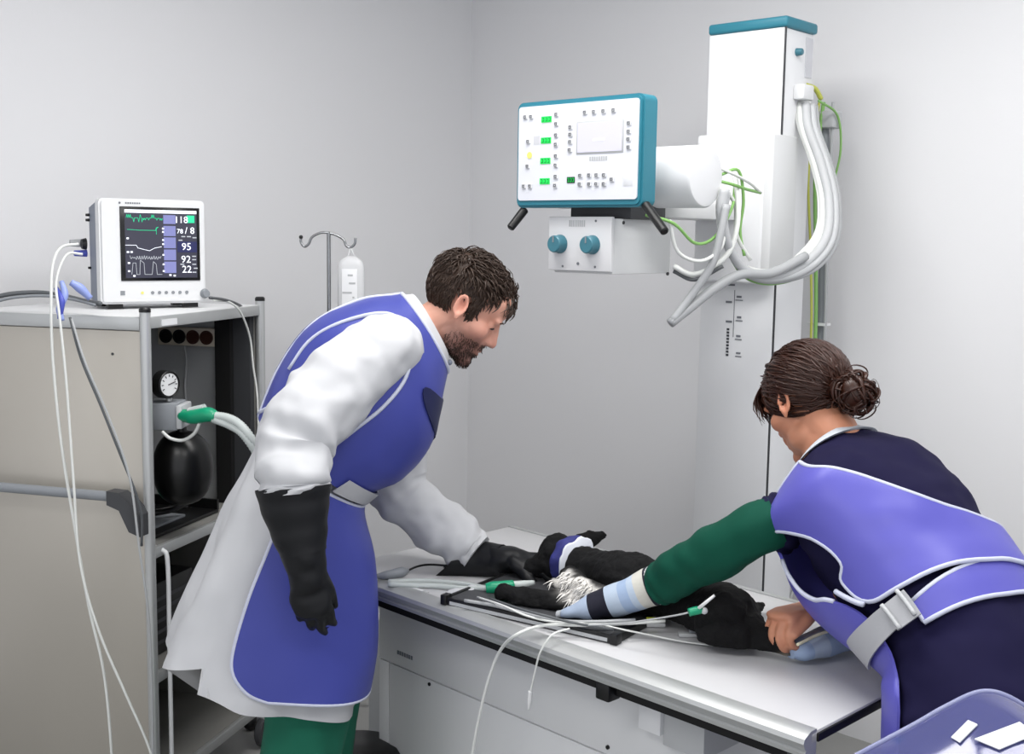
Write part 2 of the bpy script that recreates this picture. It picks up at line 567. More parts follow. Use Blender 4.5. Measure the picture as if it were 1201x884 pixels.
# control panel
yp = -.65
P_TL, P_TR, P_BR, P_BL = xl(606.5, 119, yp), xl(757, 110, yp), xl(750, 243, yp), xl(604, 243, yp)
X0, X1 = (P_TL[0]+P_BL[0])/2, (P_TR[0]+P_BR[0])/2
Z0, Z1 = (P_BL[2]+P_BR[2])/2, (P_TL[2]+P_TR[2])/2
pan = MB().prism(rrect(X0, X1, Z0, Z1, .018, 5), yp, yp+.062, bev=.006).build('control_panel', 'teal', xray)
MB().box(X0+.1, X1-.1, yp+.06, yc, zc-.05, zc+.05, .004).build('panel_mount', 'off_white', xray)
fx0, fx1, fz0, fz1 = X0+.011, X1-.011, Z0+.018, Z1-.012
MB().prism(rrect(fx0, fx1, fz0, fz1, .008, 4), yp-.003, yp+.002).build('face_plate', mat('face_white', '#d9dbe2', .35, var=.01), pan)
ZQ = [(60, 125), (888, 68), (862, 745), (50, 750)]
def fuv(x, y):
    """place on the face plate from a place in the close-up of the panel"""
    u, v = .5, .5
    for _ in range(12):
        tx = (ZQ[0][0]*(1-u)+ZQ[1][0]*u)*(1-v)+(ZQ[3][0]*(1-u)+ZQ[2][0]*u)*v
        ty = (ZQ[0][1]*(1-u)+ZQ[1][1]*u)*(1-v)+(ZQ[3][1]*(1-u)+ZQ[2][1]*u)*v
        u += (x-tx)/820
        v += (y-ty)/650
    return fx0+(fx1-fx0)*u, fz1-(fz1-fz0)*v
SU, SV = (fx1-fx0)/822, (fz1-fz0)/650
bw, bh = 14*SU, 16*SV
btn = None
BT = [(108, 188), (152, 186), (130, 352), (125, 517), (98, 652), (143, 652)]
BT += [(335, 172), (333, 235), (332, 310), (330, 372), (330, 450), (328, 512), (328, 588), (324, 648)]
BT += [(533, 160), (594, 157), (658, 153), (724, 148)]+[(432, 258), (432, 306), (430, 356), (427, 410)]+[(822, 235), (820, 290), (818, 342), (818, 395)]
BT += [(498, 582), (494, 640), (558, 580), (608, 580), (657, 580), (558, 640), (606, 640), (655, 640), (707, 610)]
for x, y in BT:
    cx_, cz_ = fuv(x, y)
    if btn is None:
        btn = m = MB().box(-bw, bw, -.0035, 0, -bh, bh, .001).build('button', 'off_white', pan)
        m2 = MB().box(-bw*.65, bw*.65, -.0042, -.0034, bh*.15, bh*.6).box(-bw*.65, -bw*.3, -.0042, -.0034, -bh*.6, bh*.2).box(-bw*.5, bw*.65, -.0042, -.0034, -bh*.65, -bh*.3).box(bw*.3, bw*.65, -.0042, -.0034, -bh*.3, bh*.05)
        btn_me = MB()
        btn_me.v, btn_me.f = [v.co[:] for v in m.data.vertices], [tuple(p.vertices) for p in m.data.polygons]
        nb = len(btn_me.f)
        btn_me.add(m2.v, m2.f)
        me = btn_me.build('button', 'off_white', pan, 0)
        me.data.materials.append(MATS['ink'])
        for i, pl in enumerate(me.data.polygons):
            pl.material_index = 1 if min(me.data.vertices[j].co.y for j in pl.vertices) < -.0036 else 0
        bpy.data.objects.remove(m)
        btn = me
        btn.location = (cx_, yp-.003, cz_)
    else:
        copy_part(btn, pan, (cx_, yp-.003, cz_))
for (x, y), mm in zip([(262, 205), (258, 346), (253, 483), (248, 620), (432, 613)], ['led_green']*4+['led_dark']):
    cx_, cz_ = fuv(x, y)
    w = 36*SU if mm == 'led_green' else 27*SU
    o = MB().box(cx_-w, cx_+w, yp-.0045, yp-.002, cz_-21*SV, cz_+21*SV, .0006).build('number_display', mm, pan)
    m = MB()
    for j in range(3):
        xx = cx_-w*.62+j*w*.62
        m.box(xx-w*.2, xx+w*.2, yp-.0049, yp-.0043, cz_+10*SV, cz_+13*SV).box(xx-w*.2, xx+w*.2, yp-.0049, yp-.0043, cz_-13*SV, cz_-10*SV).box(xx+w*.12, xx+w*.2, yp-.0049, yp-.0043, cz_-13*SV, cz_+13*SV)
    m.build('digits', 'led_dark' if mm == 'led_green' else 'led_green', pan, 0)
a, b = fuv(476, 222), fuv(782, 430)
MB().box(a[0], b[0], yp-.0045, yp-.002, b[1], a[1], .001).build('screen_frame', 'light_grey', pan)
MB().box(a[0]+.004, b[0]-.004, yp-.0052, yp-.004, b[1]+.004, a[1]-.004).build('screen', 'lcd', pan)
a = fuv(625, 343)
MB().box(a[0]-.018, a[0]+.018, yp-.0056, yp-.005, a[1]-.003, a[1]+.003).build('screen_text', mat('lcd_bright', '#f4f4fb', .4, emit=.15), pan)
a = fuv(620, 470)
m = MB()
for i in range(8):
    m.box(a[0]-.028+i*.007, a[0]-.023+i*.007, yp-.0036, yp-.002, a[1]-.005, a[1]+.005)
m.build('brand_lettering', 'light_grey', pan)
a = fuv(810, 600)
MB().box(a[0]-32*SU, a[0]+32*SU, yp-.0036, yp-.002, a[1]-55*SV, a[1]+55*SV, .0005).build('keypad', mat('keypad', '#dcdee2', .5), pan)
a = fuv(138, 445)
MB().cyl((a[0], yp-.002, a[1]), (a[0], yp-.004, a[1]), .0085, n=16).build('warning_lamp', 'yellow', pan)
a = fuv(190, 345)
MB().box(a[0]-22*SU, a[0]+22*SU, yp-.0034, yp-.002, a[1]-30*SV, a[1]+30*SV).build('icon_plate', 'sticker_or_glint', pan)
for px0, py0, px1, py1 in ((616, 245, 598, 268), (757, 240, 780, 272)):
    q0, q1 = xl(px0, py0, yp+.02), xl(px1, py1, yp-.02)
    MB().cyl(q0, q1, .0115, .0105, 16, .003).build('grip_handle', 'black', pan)
# collimator
ycl = -.62
A0, A1 = xl(644, 254, ycl), xl(716, 319, ycl)
c_ = MB().box(A0[0], A1[0], ycl, ycl+.012, A1[2], A0[2], .002).build('collimator_plate', mat('plate_grey', '#dcdcde', .45, var=.01), xray)
MB().box(A0[0]+.012, A1[0]-.002, ycl+.01, ycl+.26, A1[2]-.006, A0[2]-.004, .003).build('collimator_box', 'off_white', xray)
MB().box(A0[0]+.03, A1[0]+.02, ycl+.05, ycl+.2, A0[2]-.004, zc-.06, .002).build('collimator_neck', 'dark_grey', xray)
for px, py in ((657, 286), (695, 287)):
    q = xl(px, py, ycl)
    kn = MB().lathe((q[0], ycl+.001, q[2]), (0, -1, 0), [(0, 0), (.024, 0), (.024, .004), (.021, .008), (.0215, .026), (.019, .029), (0, .029)], 28).build('dial_knob', 'teal_knob', c_)
    MB().box(q[0]-.002, q[0]+.002, ycl-.0295, ycl-.027, q[2]+.004, q[2]+.02).build('pointer', 'mid_grey', kn)
q = xl(677, 262, ycl)
m = MB()
for i in range(9):
    m.box(q[0]-.026+i*.006, q[0]-.023+i*.006, ycl-.001, ycl+.001, q[2]-.008, q[2]+.008)
m.build('vent_marks', 'light_grey', c_)
for px, py, s_ in ((660, 312, .003), (698, 313, .003), (678, 309, .004), (699, 259, .003)):
    q = xl(px, py, ycl)
    MB().cyl((q[0], ycl+.001, q[2]), (q[0], ycl-.0015, q[2]), s_, n=10).build('screw', 'ink', c_)
q = xs(731, 261, A1[0])
for px, py in ((731, 261), (783, 321)):
    q = xs(px, py, A1[0]-.002)
    MB().cyl((A1[0]-.004, q[1], q[2]), (A1[0], q[1], q[2]), .0045, n=10).build('screw', 'dark_grey', xray)

# machine cables: bundle from the outlet, loop to the tube head, tail
def xc(name, pts, r, m, n=8):
    MB().tube(rel(xray, [at(*p) for p in pts]), r, n, 6).build(name, m, xray, 180)
random.seed(4)
bund = [(945, 122, 3.36), (948, 150, 3.33), (962, 190, 3.3), (972, 235, 3.26), (968, 280, 3.2), (940, 312, 3.14), (905, 324, 3.08), (873, 316, 3.02), (853, 285, 2.98), (846, 250, 2.96), (850, 222, 2.96)]
for i, (dx, dy, r, mm) in enumerate(((0, 0, .0125, 'light_grey'), (7, 3, .011, 'light_grey'), (-7, -2, .010, 'white_wire'), (12, 6, .007, 'grey_wire'), (-11, -6, .006, 'white_wire'), (4, 8, .006, 'green_wire'))):
    xc('cable', [(px+dx*(1 if j < 6 else .3), py+dy*(.4 if j < 4 else 1), Y+.006*i) for j, (px, py, Y) in enumerate(bund)], r, mm, 10)
xc('cable', [(945, 300, 3.13), (905, 320, 3.06), (868, 322, 3.0), (838, 338, 2.97), (810, 360, 2.94), (786, 379, 2.92)], .0125, 'grey_wire', 10)
xc('cable', [(852, 240, 2.94), (845, 275, 2.93), (835, 310, 2.93), (812, 345, 2.93), (788, 377, 2.92)], .010, 'grey_wire', 10)
xc('cable', [(757, 252, 2.85), (790, 262, 2.86), (815, 285, 2.9), (838, 278, 2.95), (858, 245, 3.0), (862, 215, 3.05)], .004, 'green_wire')
xc('cable', [(785, 258, 2.86), (795, 295, 2.88), (822, 306, 2.9), (846, 290, 2.95), (850, 262, 2.98)], .0045, 'white_wire')
xc('cable', [(790, 312, 2.98), (812, 322, 2.97), (838, 312, 2.97), (858, 290, 2.98), (866, 250, 3.0), (862, 205, 3.05)], .007, 'white_wire')
xc('cable', [(790, 318, 2.99), (815, 328, 2.97), (848, 312, 2.96)], .005, 'dark_wire')
xc('cable', [(842, 196, 2.99), (862, 205, 3.0), (880, 215, 3.05), (892, 226, 3.12)], .004, 'white_wire')
xc('cable', [(842, 212, 2.99), (858, 216, 3.0), (876, 222, 3.05), (892, 226, 3.12)], .004, 'green_wire')
xc('cable', [(845, 205, 2.99), (866, 200, 3.02), (872, 235, 3.04), (868, 270, 3.04), (873, 300, 3.04)], .004, 'green_wire')
xc('cable', [(847, 218, 2.99), (862, 240, 3.02), (864, 275, 3.03), (880, 305, 3.05)], .005, 'white_wire')
# vertical trunk beside the column
xc('cable_trunk', [(967, 140, 3.55), (968, 200, 3.55), (966, 300, 3.55), (962, 400, 3.55), (956, 520, 3.55), (948, 700, 3.55), (940, 900, 3.55)], .014, 'mid_grey', 10)
for dx, r, mm in ((-6, .006, 'green_wire'), (-11, .004, 'yellow_wire'), (5, .005, 'grey_wire')):
    xc('cable', [(972+dx, 120, 3.53), (966+dx*1.6, 200, 3.52), (964+dx*1.2, 300, 3.52), (962+dx, 400, 3.52), (952+dx, 560, 3.52), (938+dx*1.5, 650, 3.5), (922+dx*1.8, 690, 3.46), (905+dx*2, 735, 3.4)], r, mm)
xc('cable', [(960, 118, 3.42), (982, 135, 3.5), (986, 175, 3.54), (978, 215, 3.55), (972, 260, 3.54)], .0035, 'green_wire')
xc('cable', [(946, 100, 3.4), (956, 104, 3.42), (963, 116, 3.44)], .007, 'yellow_wire')
MB().box(*(lambda q: (q[0]-.02, q[0]+.035, q[1]-.01, q[1]+.05, q[2]-.03, q[2]+.02))(rel(xray, [at(966, 138, 3.53)])[0]), .005).build('trunk_clamp', 'light_grey', xray)
MB().box(*(lambda q: (q[0]-.03, q[0]+.03, q[1]-.01, q[1]+.03, q[2]-.004, q[2]+.004))(rel(xray, [at(958, 380, 3.54)])[0])).build('trunk_tie', 'white_plastic', xray)
# ------------------------------------------------------------------ steel cabinet
cabN = at(175, 372, 2.9)
ca = math.radians(16)
# local x to the photo's right along the panelled side (0 at the near post, negative to the left), local y away
CZ = float(cabN[2])
cab = thing('steel_cabinet', 'tall stainless steel equipment cabinet with grey push bar, monitor on top', 'cabinet', (cabN[0], cabN[1], 0), -ca)
CL, CD = .56, .59
def cl_(px, py, y):
    d = np.array([math.sin(ca), math.cos(ca), 0])
    return rel(cab, [onplane(px, py, np.array([cabN[0], cabN[1], 0])+d*y, d)])[0]
ZB = .12
for x, y in ((-.012, .0), (-.012, CD), (-CL, 0), (-CL, CD)):
    p = MB().cyl((x, y, ZB-.02), (x, y, CZ+.012), .0135, n=20).build('post', 'alu', cab)
    MB().lathe((x, y, CZ+.012), (0, 0, 1), [(0, 0), (.0145, 0), (.0145, .008), (.011, .012), (0, .012)], 18).build('post_cap', 'black', p)
    w = MB().lathe((x-.012, y, .05), (1, 0, 0), [(0, 0), (.045, 0), (.05, .005), (.05, .019), (.045, .024), (0, .024)], 24).build('caster', 'dark_grey', cab)
    MB().box(x-.018, x+.018, y-.02, y+.02, .05, ZB, .004).build('caster_fork', 'alu', w)
MB().box(-CL, -.012, 0, CD, CZ-.012, CZ, .002).build('top_plate', 'off_white', cab)
MB().box(-CL+.01, -.025, -.006, .008, CZ-.034, CZ-.001, .002).build('top_rail', 'alu', cab)
MB().box(-.02, -.006, .012, CD-.012, CZ-.03, CZ-.001, .002).build('top_rail', 'alu', cab)
MB().box(-CL+.01, -.026, .0, .008, ZB, CZ-.036, .001).build('side_panel', 'steel', cab)
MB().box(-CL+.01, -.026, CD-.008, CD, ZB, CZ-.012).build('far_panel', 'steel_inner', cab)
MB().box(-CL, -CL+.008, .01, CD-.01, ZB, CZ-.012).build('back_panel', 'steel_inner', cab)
q = cl_(132, 415, -.001)
MB().cyl((q[0], .001, q[2]), (q[0], -.002, q[2]), .0035, n=10).build('rivet', 'dark_grey', cab)
# shelves
zs = cl_(183, 640, .05)[2]
for z in (zs, zs-.33, ZB+.02):
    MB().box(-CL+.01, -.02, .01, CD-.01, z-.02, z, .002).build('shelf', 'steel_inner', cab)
    MB().box(-.022, -.008, .012, CD-.012, z-.024, z+.004, .002).build('shelf_rail', 'alu', cab)
# black inner corner pillar by the far post
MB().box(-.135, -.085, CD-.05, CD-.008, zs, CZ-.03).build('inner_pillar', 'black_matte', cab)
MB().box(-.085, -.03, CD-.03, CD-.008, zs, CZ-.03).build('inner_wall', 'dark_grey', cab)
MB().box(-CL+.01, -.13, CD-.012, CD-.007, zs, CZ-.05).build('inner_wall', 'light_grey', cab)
# push bar
z0 = cl_(70, 577, -.06)[2]
xb = cl_(133, 582, -.06)[0]
hb = MB().tube([(-CL-.02, -.06, z0), (xb, -.06, z0)], .0125, 14, smooth=False).build('push_bar', 'mid_grey', cab)
m = MB().rings([[(xb-.008, -.078, z0-.018), (xb-.008, -.042, z0-.018), (xb-.008, -.042, z0+.017), (xb-.008, -.078, z0+.017)],
                [(xb+.025, -.076, z0-.03), (xb+.025, -.035, z0-.03), (xb+.025, -.035, z0+.014), (xb+.025, -.076, z0+.014)],
                [(xb+.045, -.066, z0-.085), (xb+.045, -.02, z0-.085), (xb+.045, -.02, z0-.01), (xb+.045, -.066, z0-.01)],
                [(xb+.066, -.05, z0-.1), (xb+.066, -.004, z0-.1), (xb+.066, -.004, z0-.045), (xb+.066, -.05, z0-.045)]])
m.build('bar_bracket', 'dark_grey', hb, 30)
q = rel(cab, [at(197, 371, 2.95)])[0]
MB().box(-.0065, -.004, q[1]+.005, q[1]+.075, CZ-.026, CZ-.01).build('label_plate', 'white_paint', cab)
# white rod rack in the lower compartment
MB().tube([(-.05, .06, zs-.005), (-.008, .05, zs-.01), (.006, .05, zs-.05), (.006, .05, zs-.3), (.006, .05, .16)], .006, 10).build('rod_rack', 'white_paint', cab, 180)
MB().tube([(.006, .05, zs-.31), (.006, .3, zs-.31), (.006, .5, zs-.31)], .005, 8).build('rod_rack', 'black', cab, 180)

# power strip on the far panel inside
q0, q1 = cl_(184, 383, CD-.05), cl_(252, 407, CD-.05)
ps = thing('power_strip', 'off-white power strip with four round dark sockets inside the cabinet', 'power strip', cabN*0+np.array([0, 0, 0]))
ps.location = tuple(np.array([cabN[0], cabN[1], 0])+np.array([math.cos(ca), -math.sin(ca), 0])*q0[0]+np.array([math.sin(ca), math.cos(ca), 0])*(CD-.012)+np.array([0, 0, q1[2]]))
ps.rotation_euler = (0, 0, -ca)
pw, ph = q1[0]-q0[0], q0[2]-q1[2]
MB().box(0, pw, -.035, 0, 0, ph, .003).build('housing', mat('ivory', '#cfc6b6', .5), ps)
for i, cc in enumerate(('black', 'black', 'brown', 'brown')):
    mat('brown', '#3d2118', .5)
    MB().lathe((pw*(.15+.235*i), -.034, ph*.5), (0, -1, 0), [(0, 0), (.021, 0), (.021, .006), (.017, .006), (.016, .0025), (0, .0025)], 22).build('socket', cc, ps)
MB().tube([(pw*.42, -.02, 0), (pw*.44, -.018, -.05), (pw*.4, -.016, -.12), (pw*.42, -.014, -.2)], .004, 8).build('cord', 'grey_wire', ps, 180)

# breathing apparatus in the cabinet
br = thing('breathing_apparatus', 'breathing valve block with black pressure gauge and green hose connector in the cabinet', 'valve block', at(200, 520, 3.0))
def R_(pts):
    return rel(br, [at(*p) for p in pts])
q = R_([(197, 487, 3.0)])[0]
MB().box(q[0]-.055, q[0]+.032, q[1]-.03, q[1]+.06, q[2]-.035, q[2]+.035, .004).build('valve_body', 'mid_grey', br)
MB().box(q[0]+.03, q[0]+.045, q[1]-.034, q[1]+.06, q[2]-.03, q[2]+.03, .003).build('valve_face', 'light_grey', br)
MB().cyl(R_([(198, 470, 3.0)])[0], R_([(199, 455, 3.0)])[0], .008, n=12).build('gauge_stem', 'alu', br)
gp = Vector(R_([(190, 450, 3.0)])[0])
gd = Vector((.86, -.5, 0)).normalized()
g = MB().lathe(gp-gd*.005, gd, [(0, 0), (.032, 0), (.036, .004), (.036, .032), (.033, .034), (.031, .03), (0, .03)], 28).build('pressure_gauge', 'black', br)
MB().lathe(gp+gd*.0255, gd, [(0, 0), (.029, 0), (.029, .001), (0, .001)], 24).build('dial', 'white_plastic', g)
e1 = Vector((-gd.y, gd.x, 0))
m = MB()
for kk in range(9):
    a = math.radians(-30+30*kk)
    d_ = e1*math.cos(a)+Vector((0, 0, 1))*math.sin(a)
    m.tube([gp+gd*.027+d_*.02, gp+gd*.027+d_*.026], .0012, 5, smooth=False)
m.tube([gp+gd*.0275-e1*.004, gp+gd*.0275+e1*.02+Vector((0, 0, .006))], .0012, 5, smooth=False)
m.build('dial_marks', 'black', g)
MB().tube(R_([(213, 487, 2.98), (228, 488, 2.96), (244, 486, 2.94), (254, 489, 2.93)]), [.016, .02, .019, .014], 14).build('green_connector', 'green_hose', br, 180)
MB().tube(R_([(222, 482, 2.965), (240, 478, 2.95)]), .01, 10, smooth=False).build('clear_elbow', 'clear_hose', br)
for off in (0, 8):
    P, _ = smooth_path(R_([(250, 487+off*.5, 2.93), (268, 490+off, 2.92), (284, 500+off, 2.9), (300, 522+off, 2.9), (318, 556+off, 2.96), (345, 605+off, 3.0), (385, 655+off, 3.0), (425, 676+off*.6, 2.9)]), 1, 14)
    MB().rings(tube_rings(P, [.0095+.0016*(i % 2) for i in range(len(P))], 12)).build('corrugated_hose', 'clear_hose', br, 180)
MB().tube(R_([(190, 506, 2.97), (200, 514, 2.97), (215, 516, 2.97), (228, 508, 2.96), (234, 496, 2.95)]), .0045, 8).build('drain_hose', 'white_wire', br, 180)
# black breathing bag
bb = thing('breathing_bag', 'round black rubber breathing bag hanging below the pressure gauge', 'breathing bag', at(215, 600, 3.05))
c = np.array(rel(bb, [at(214, 548, 3.05)])[0])
m = MB()
rr = []
for i in range(15):
    t = math.pi*i/14
    w = math.sin(t)**.75*.078
    rr.append([c+np.array([w*math.cos(a)*(1+.03*math.cos(3*a)), w*math.sin(a), math.cos(t)*.098]) for a in np.linspace(0, 2*math.pi, 24, endpoint=False)])
m.rings(rr)
m.build('bag', mat('rubber', '#060607', .32, var=.1, bump=.1, bscale=20), bb, 180)
MB().tube([c+np.array([0, 0, .09]), c+np.array([-.005, 0, .115]), c+np.array([-.02, 0, .13])], [.016, .014, .014], 12).build('bag_neck', 'black', bb, 180)
m = MB().box(c[0]-.09, c[0]+.07, c[1]-.05, c[1]+.05, c[2]-.165, c[2]-.15, .004)
hold = thing('instrument_tray', 'black tray with grey folded sheet on the cabinet shelf', 'tray', (cabN[0]-.08, cabN[1]+.26, zs), -ca)
MB().box(-.16, .085, -.2, .2, .001, .012, .003).box(-.16, .085, -.2, -.19, .01, .04).box(-.16, .085, .19, .2, .01, .04).build('tray', 'black', hold)
m = MB()
m.tube([(-.1, -.15, .02), (0, -.1, .05), (.08, -.02, .06), (.1, .1, .1)], .008, 8)
m.tube([(-.12, -.05, .02), (-.02, -.02, .04), (.07, .06, .05)], .008, 8)
m.build('bracket_arm', 'black', hold, 180)
MB().box(-.1, .05, -.12, .08, .012, .02, .003).build('folded_sheet', 'mid_grey', hold)
MB().box(-.11, -.06, .0, .08, .02, .045, .006).build('clip', 'green_hose', hold)
dv = thing('suction_box', 'small black box with vents on the lower cabinet shelf', 'box', (cabN[0]-.07, cabN[1]+.2, zs-.33), -ca)
MB().box(-.15, .04, -.1, .14, .001, .2, .006).build('casing', 'black', dv)
m = MB()
for i in range(5):
    m.box(.0395, .0415, -.08, .12, .03+.03*i, .04+.03*i)
m.build('vent_slots', 'dark_grey', dv)

# ------------------------------------------------------------------ patient monitor
mb_ = math.radians(34)
mF = atz(119, 358, CZ+.012)
mon = thing('patient_monitor', 'white patient monitor with colour waveform screen on the steel cabinet', 'monitor', (mF[0], mF[1], CZ+.002), mb_)
MW, MH, MD = .288, .283, .15
def ml(px, py, y=0.0):
    n_ = np.array([-math.sin(mb_), math.cos(mb_), 0])
    return rel(mon, [onplane(px, py, mF+n_*y, n_)])[0]
bz = MB().prism(rrect(0, MW, .012, .012+MH, .012, 4), 0, .045, bev=.006)
bz.build('bezel', 'white_plastic', mon, 40)
m = MB().rings([[(.008, .04, .014), (MW-.008, .04, .014), (MW-.008, .04, .008+MH), (.008, .04, .008+MH)],
                [(.012, MD, .018), (MW-.012, MD, .018), (MW-.012, MD, MH-.012), (.012, MD, MH-.012)]])
cas = m.build('casing', 'blue_grey', mon, 30)
for x in (.04, MW-.04):
    MB().box(x-.02, x+.02, .01, .03, 0, .014).build('foot', 'black', mon)
    MB().box(x-.02, x+.02, MD-.04, MD-.02, 0, .02).build('foot', 'black', mon)
s0, s1 = ml(140, 242), ml(235, 329)
sx0, sx1 = ml(141, 285)[0], ml(234, 285)[0]
sz1, sz0 = ml(188, 243)[2], ml(188, 329)[2]
scr = MB().box(sx0, sx1, -.003, .004, sz0, sz1, .001).build('screen', mat('screen_black', '#060608', .2, var=.05), mon)
ix0, ix1, iz0, iz1 = sx0+.012, sx1-.009, sz0+.008, sz1-.008
mat('scr_bg', '#33333f', .3, emit=.4)
mat('scr_green', '#25b884', .4, emit=.7)
mat('scr_white', '#e8ecf4', .4, emit=.7)
mat('scr_violet', '#6f72a0', .4, emit=.5)
mat('scr_grey', '#a6aab0', .4, emit=.5)
mat('scr_navy', '#23264f', .4, emit=.35)
MB().box(ix0, ix1, -.0036, -.002, iz0, iz1).build('display_area', 'scr_bg', scr)
IW, IH = ix1-ix0, iz1-iz0
def S(u, v):
    return (ix0+IW*u, iz1-IH*v)
def flat(name, u0, u1, v0, v1, mm, d=.0042):
    a, b = S(u0, v0), S(u1, v1)
    MB().box(a[0], b[0], -d, -.003, b[1], a[1]).build(name, mm, scr, 0)
def wave(name, pts, mm, r=.0007):
    m = MB()
    for (u0, v0), (u1, v1) in zip(pts[:-1], pts[1:]):
        a, b = S(u0, v0), S(u1, v1)
        m.tube([(a[0], -.0042, a[1]), (b[0], -.0042, b[1])], r, 4, smooth=False)
    m.build(name, mm, scr, 0)
flat('status_bar', .0, 1.0, .0, .045, 'scr_white')
for v0, v1 in ((.07, .2), (.23, .38), (.4, .56), (.58, .74), (.76, .93)):
    flat('value_field', .53, .70, v0, v1, 'scr_violet')
flat('number_field', .72, 1.0, .46, .62, 'scr_navy')
flat('alarm_field', .86, .97, .07, .18, 'scr_green')
random.seed(2)
wave('ecg_trace', [(.02+.5*i/44, .12+(random.choice((-.05, .06, .0, .03)) if i % 2 else .0)) for i in range(45)], 'scr_green')
wave('pulse_trace', [(.03, .29), (.2, .3), (.42, .3), (.43, .26), (.46, .25), (.43, .27), (.43, .36)], 'scr_green')
wave('pressure_trace', [(.0, .52), (.15, .52), (.17, .56), (.33, .6), (.4, .56), (.5, .54)], 'scr_white')
wave('gas_trace', [(.06+.011*i, .70+.03*random.random()*(1 if i % 3 else -1)) for i in range(40)], 'scr_grey')
wave('respiration_trace', [(.08, .95), (.1, .78), (.14, .78), (.15, .95), (.19, .95), (.2, .74), (.25, .78), (.26, .95), (.36, .95), (.38, .76), (.42, .8), (.43, .95), (.5, .95)], 'scr_grey')
for u, v in ((.02, .42), (.02, .62), (.07, .62), (.03, .78), (.03, .9), (.1, .97), (.51, .27), (.51, .32), (.51, .44), (.51, .5), (.51, .66), (.51, .8), (.51, .9), (.6, .96), (.66, .97)):
    flat('trace_tag', u, u+.03, v-.012, v+.012, 'scr_white')
for s_, u, v, h in (('118', .78, .14, .026), ('95', .85, .54, .028), ('92', .84, .73, .028), ('22', .85, .88, .028), ('/ 8', .9, .3, .026), ('78', .76, .31, .018)):
    a = S(u, v)
    put_text(s_, h, scr, 'scr_white', (a[0], -.0044, a[1]), (1, 0, 0), (0, 0, 1), 'number', .0004)
for u, v in ((.78, .385), (.86, .385), (.94, .4), (.93, .68), (.93, .73), (.93, .8), (.95, .86), (.93, .92), (.74, .44), (.76, .8)):
    flat('small_text', u, u+.055, v-.008, v+.008, 'scr_grey')
zb = ml(188, 343)[2]
for i, px in enumerate((179, 187, 195, 203, 211, 219)):
    x = ml(px, 343)[0]
    MB().cyl((x, .001, zb), (x, -.002, zb), .0045, n=12).build('key', 'mid_grey', mon)
x = ml(144, 344)[0]
MB().box(x-.006, x+.006, -.001, .001, zb-.006, zb+.006).build('symbol_key', 'mid_grey', mon)
x = ml(167, 343)[0]
MB().cyl((x, .001, zb), (x, -.0015, zb), .004, n=12).build('power_lamp', 'yellow', mon)
q = ml(240, 344)
MB().lathe((q[0], .001, q[2]), (0, -1, 0), [(0, 0), (.0135, 0), (.0135, .003), (.011, .005), (.0105, .016), (.009, .018), (0, .018)], 22).build('rotary_knob', 'mid_grey', mon)
a = ml(152, 238)
m = MB().cyl((ml(140, 236)[0], .0005, a[2]), (ml(140, 236)[0], -.001, a[2]), .003, n=12)
for i in range(7):
    m.box(a[0]-.012+.006*i, a[0]-.008+.006*i, -.001, .001, a[2]-.002, a[2]+.002)
m.build('brand_mark', 'ink', mon)
# side connectors (left side of the casing)
def side(px, py):
    n_ = np.array([math.cos(mb_), math.sin(mb_), 0])
    return rel(mon, [onplane(px, py, mF+n_*.01, n_)])[0]
for px, py, r, L, mm in ((96, 285, .012, .03, 'light_grey'), (100, 297, .010, .028, 'violet'), (104, 252, .0045, .006, 'black'), (104, 258, .0045, .006, 'black'), (106, 314, .004, .004, 'black'), (99, 286, .017, .006, 'black')):
    q = side(px, py)
    MB().cyl((.014, q[1], q[2]), (.008-L, q[1], q[2]), r, r*.8, 14).build('socket_plug', mm, mon)

# ------------------------------------------------------------------ leads hanging down the cabinet side
def cable(name, label, pts, r, mm, group=None, n=8, extra=None):
    P = [at(*p) for p in pts]
    o = MB().tube(P, r, n, 6).build(name, mm, None, 180)
    tag(o, label, 'cable', group)
    return o
cable('sensor_lead', 'pale lead looping from monitor socket down the cabinet side, leftmost', [(92, 286, 2.93), (72, 290, 2.9), (62, 310, 2.87), (60, 350, 2.84), (62, 420, 2.83), (72, 520, 2.83), (88, 620, 2.83), (104, 710, 2.83), (122, 790, 2.83), (131, 884, 2.83), (134, 960, 2.83)], .0035, 'white_wire', 'leads on the cabinet side')
cable('sensor_lead', 'white lead from violet plug crossing the push bar and sagging right to floor', [(97, 298, 2.92), (78, 299, 2.9), (66, 330, 2.86), (70, 372, 2.83), (78, 450, 2.825), (86, 560, 2.82), (94, 660, 2.82), (116, 740, 2.82), (148, 815, 2.82), (176, 880, 2.82), (190, 940, 2.82)], .0032, 'white_wire', 'leads on the cabinet side')
cable('sensor_lead', 'dark grey lead slanting across the cabinet side to the bar bracket', [(82, 372, 2.84), (95, 420, 2.83), (118, 475, 2.83), (140, 530, 2.83), (158, 575, 2.84), (166, 605, 2.85), (166, 640, 2.86)], .0035, 'dark_wire', 'leads on the cabinet side')
cable('sensor_lead', 'light grey lead ending along the near cabinet post', [(84, 374, 2.84), (100, 425, 2.82), (128, 490, 2.82), (152, 560, 2.82), (163, 640, 2.82), (174, 720, 2.82), (178, 800, 2.82), (180, 900, 2.82)], .003, 'grey_wire', 'leads on the cabinet side')
cable('mains_lead', 'grey power cord running along the cabinet top to the left edge', [(-20, 353, 2.99), (10, 345, 3.0), (45, 343, 3.02), (75, 347, 3.0), (100, 353, 2.96), (118, 356, 2.93)], .006, 'dark_wire', 'cords on cabinet top')
cable('mains_lead', 'thin grey cord just below the thicker one on the cabinet top', [(-20, 358, 2.98), (15, 349, 2.99), (55, 347, 3.0), (90, 352, 2.97), (112, 358, 2.93)], .004, 'mid_grey', 'cords on cabinet top')
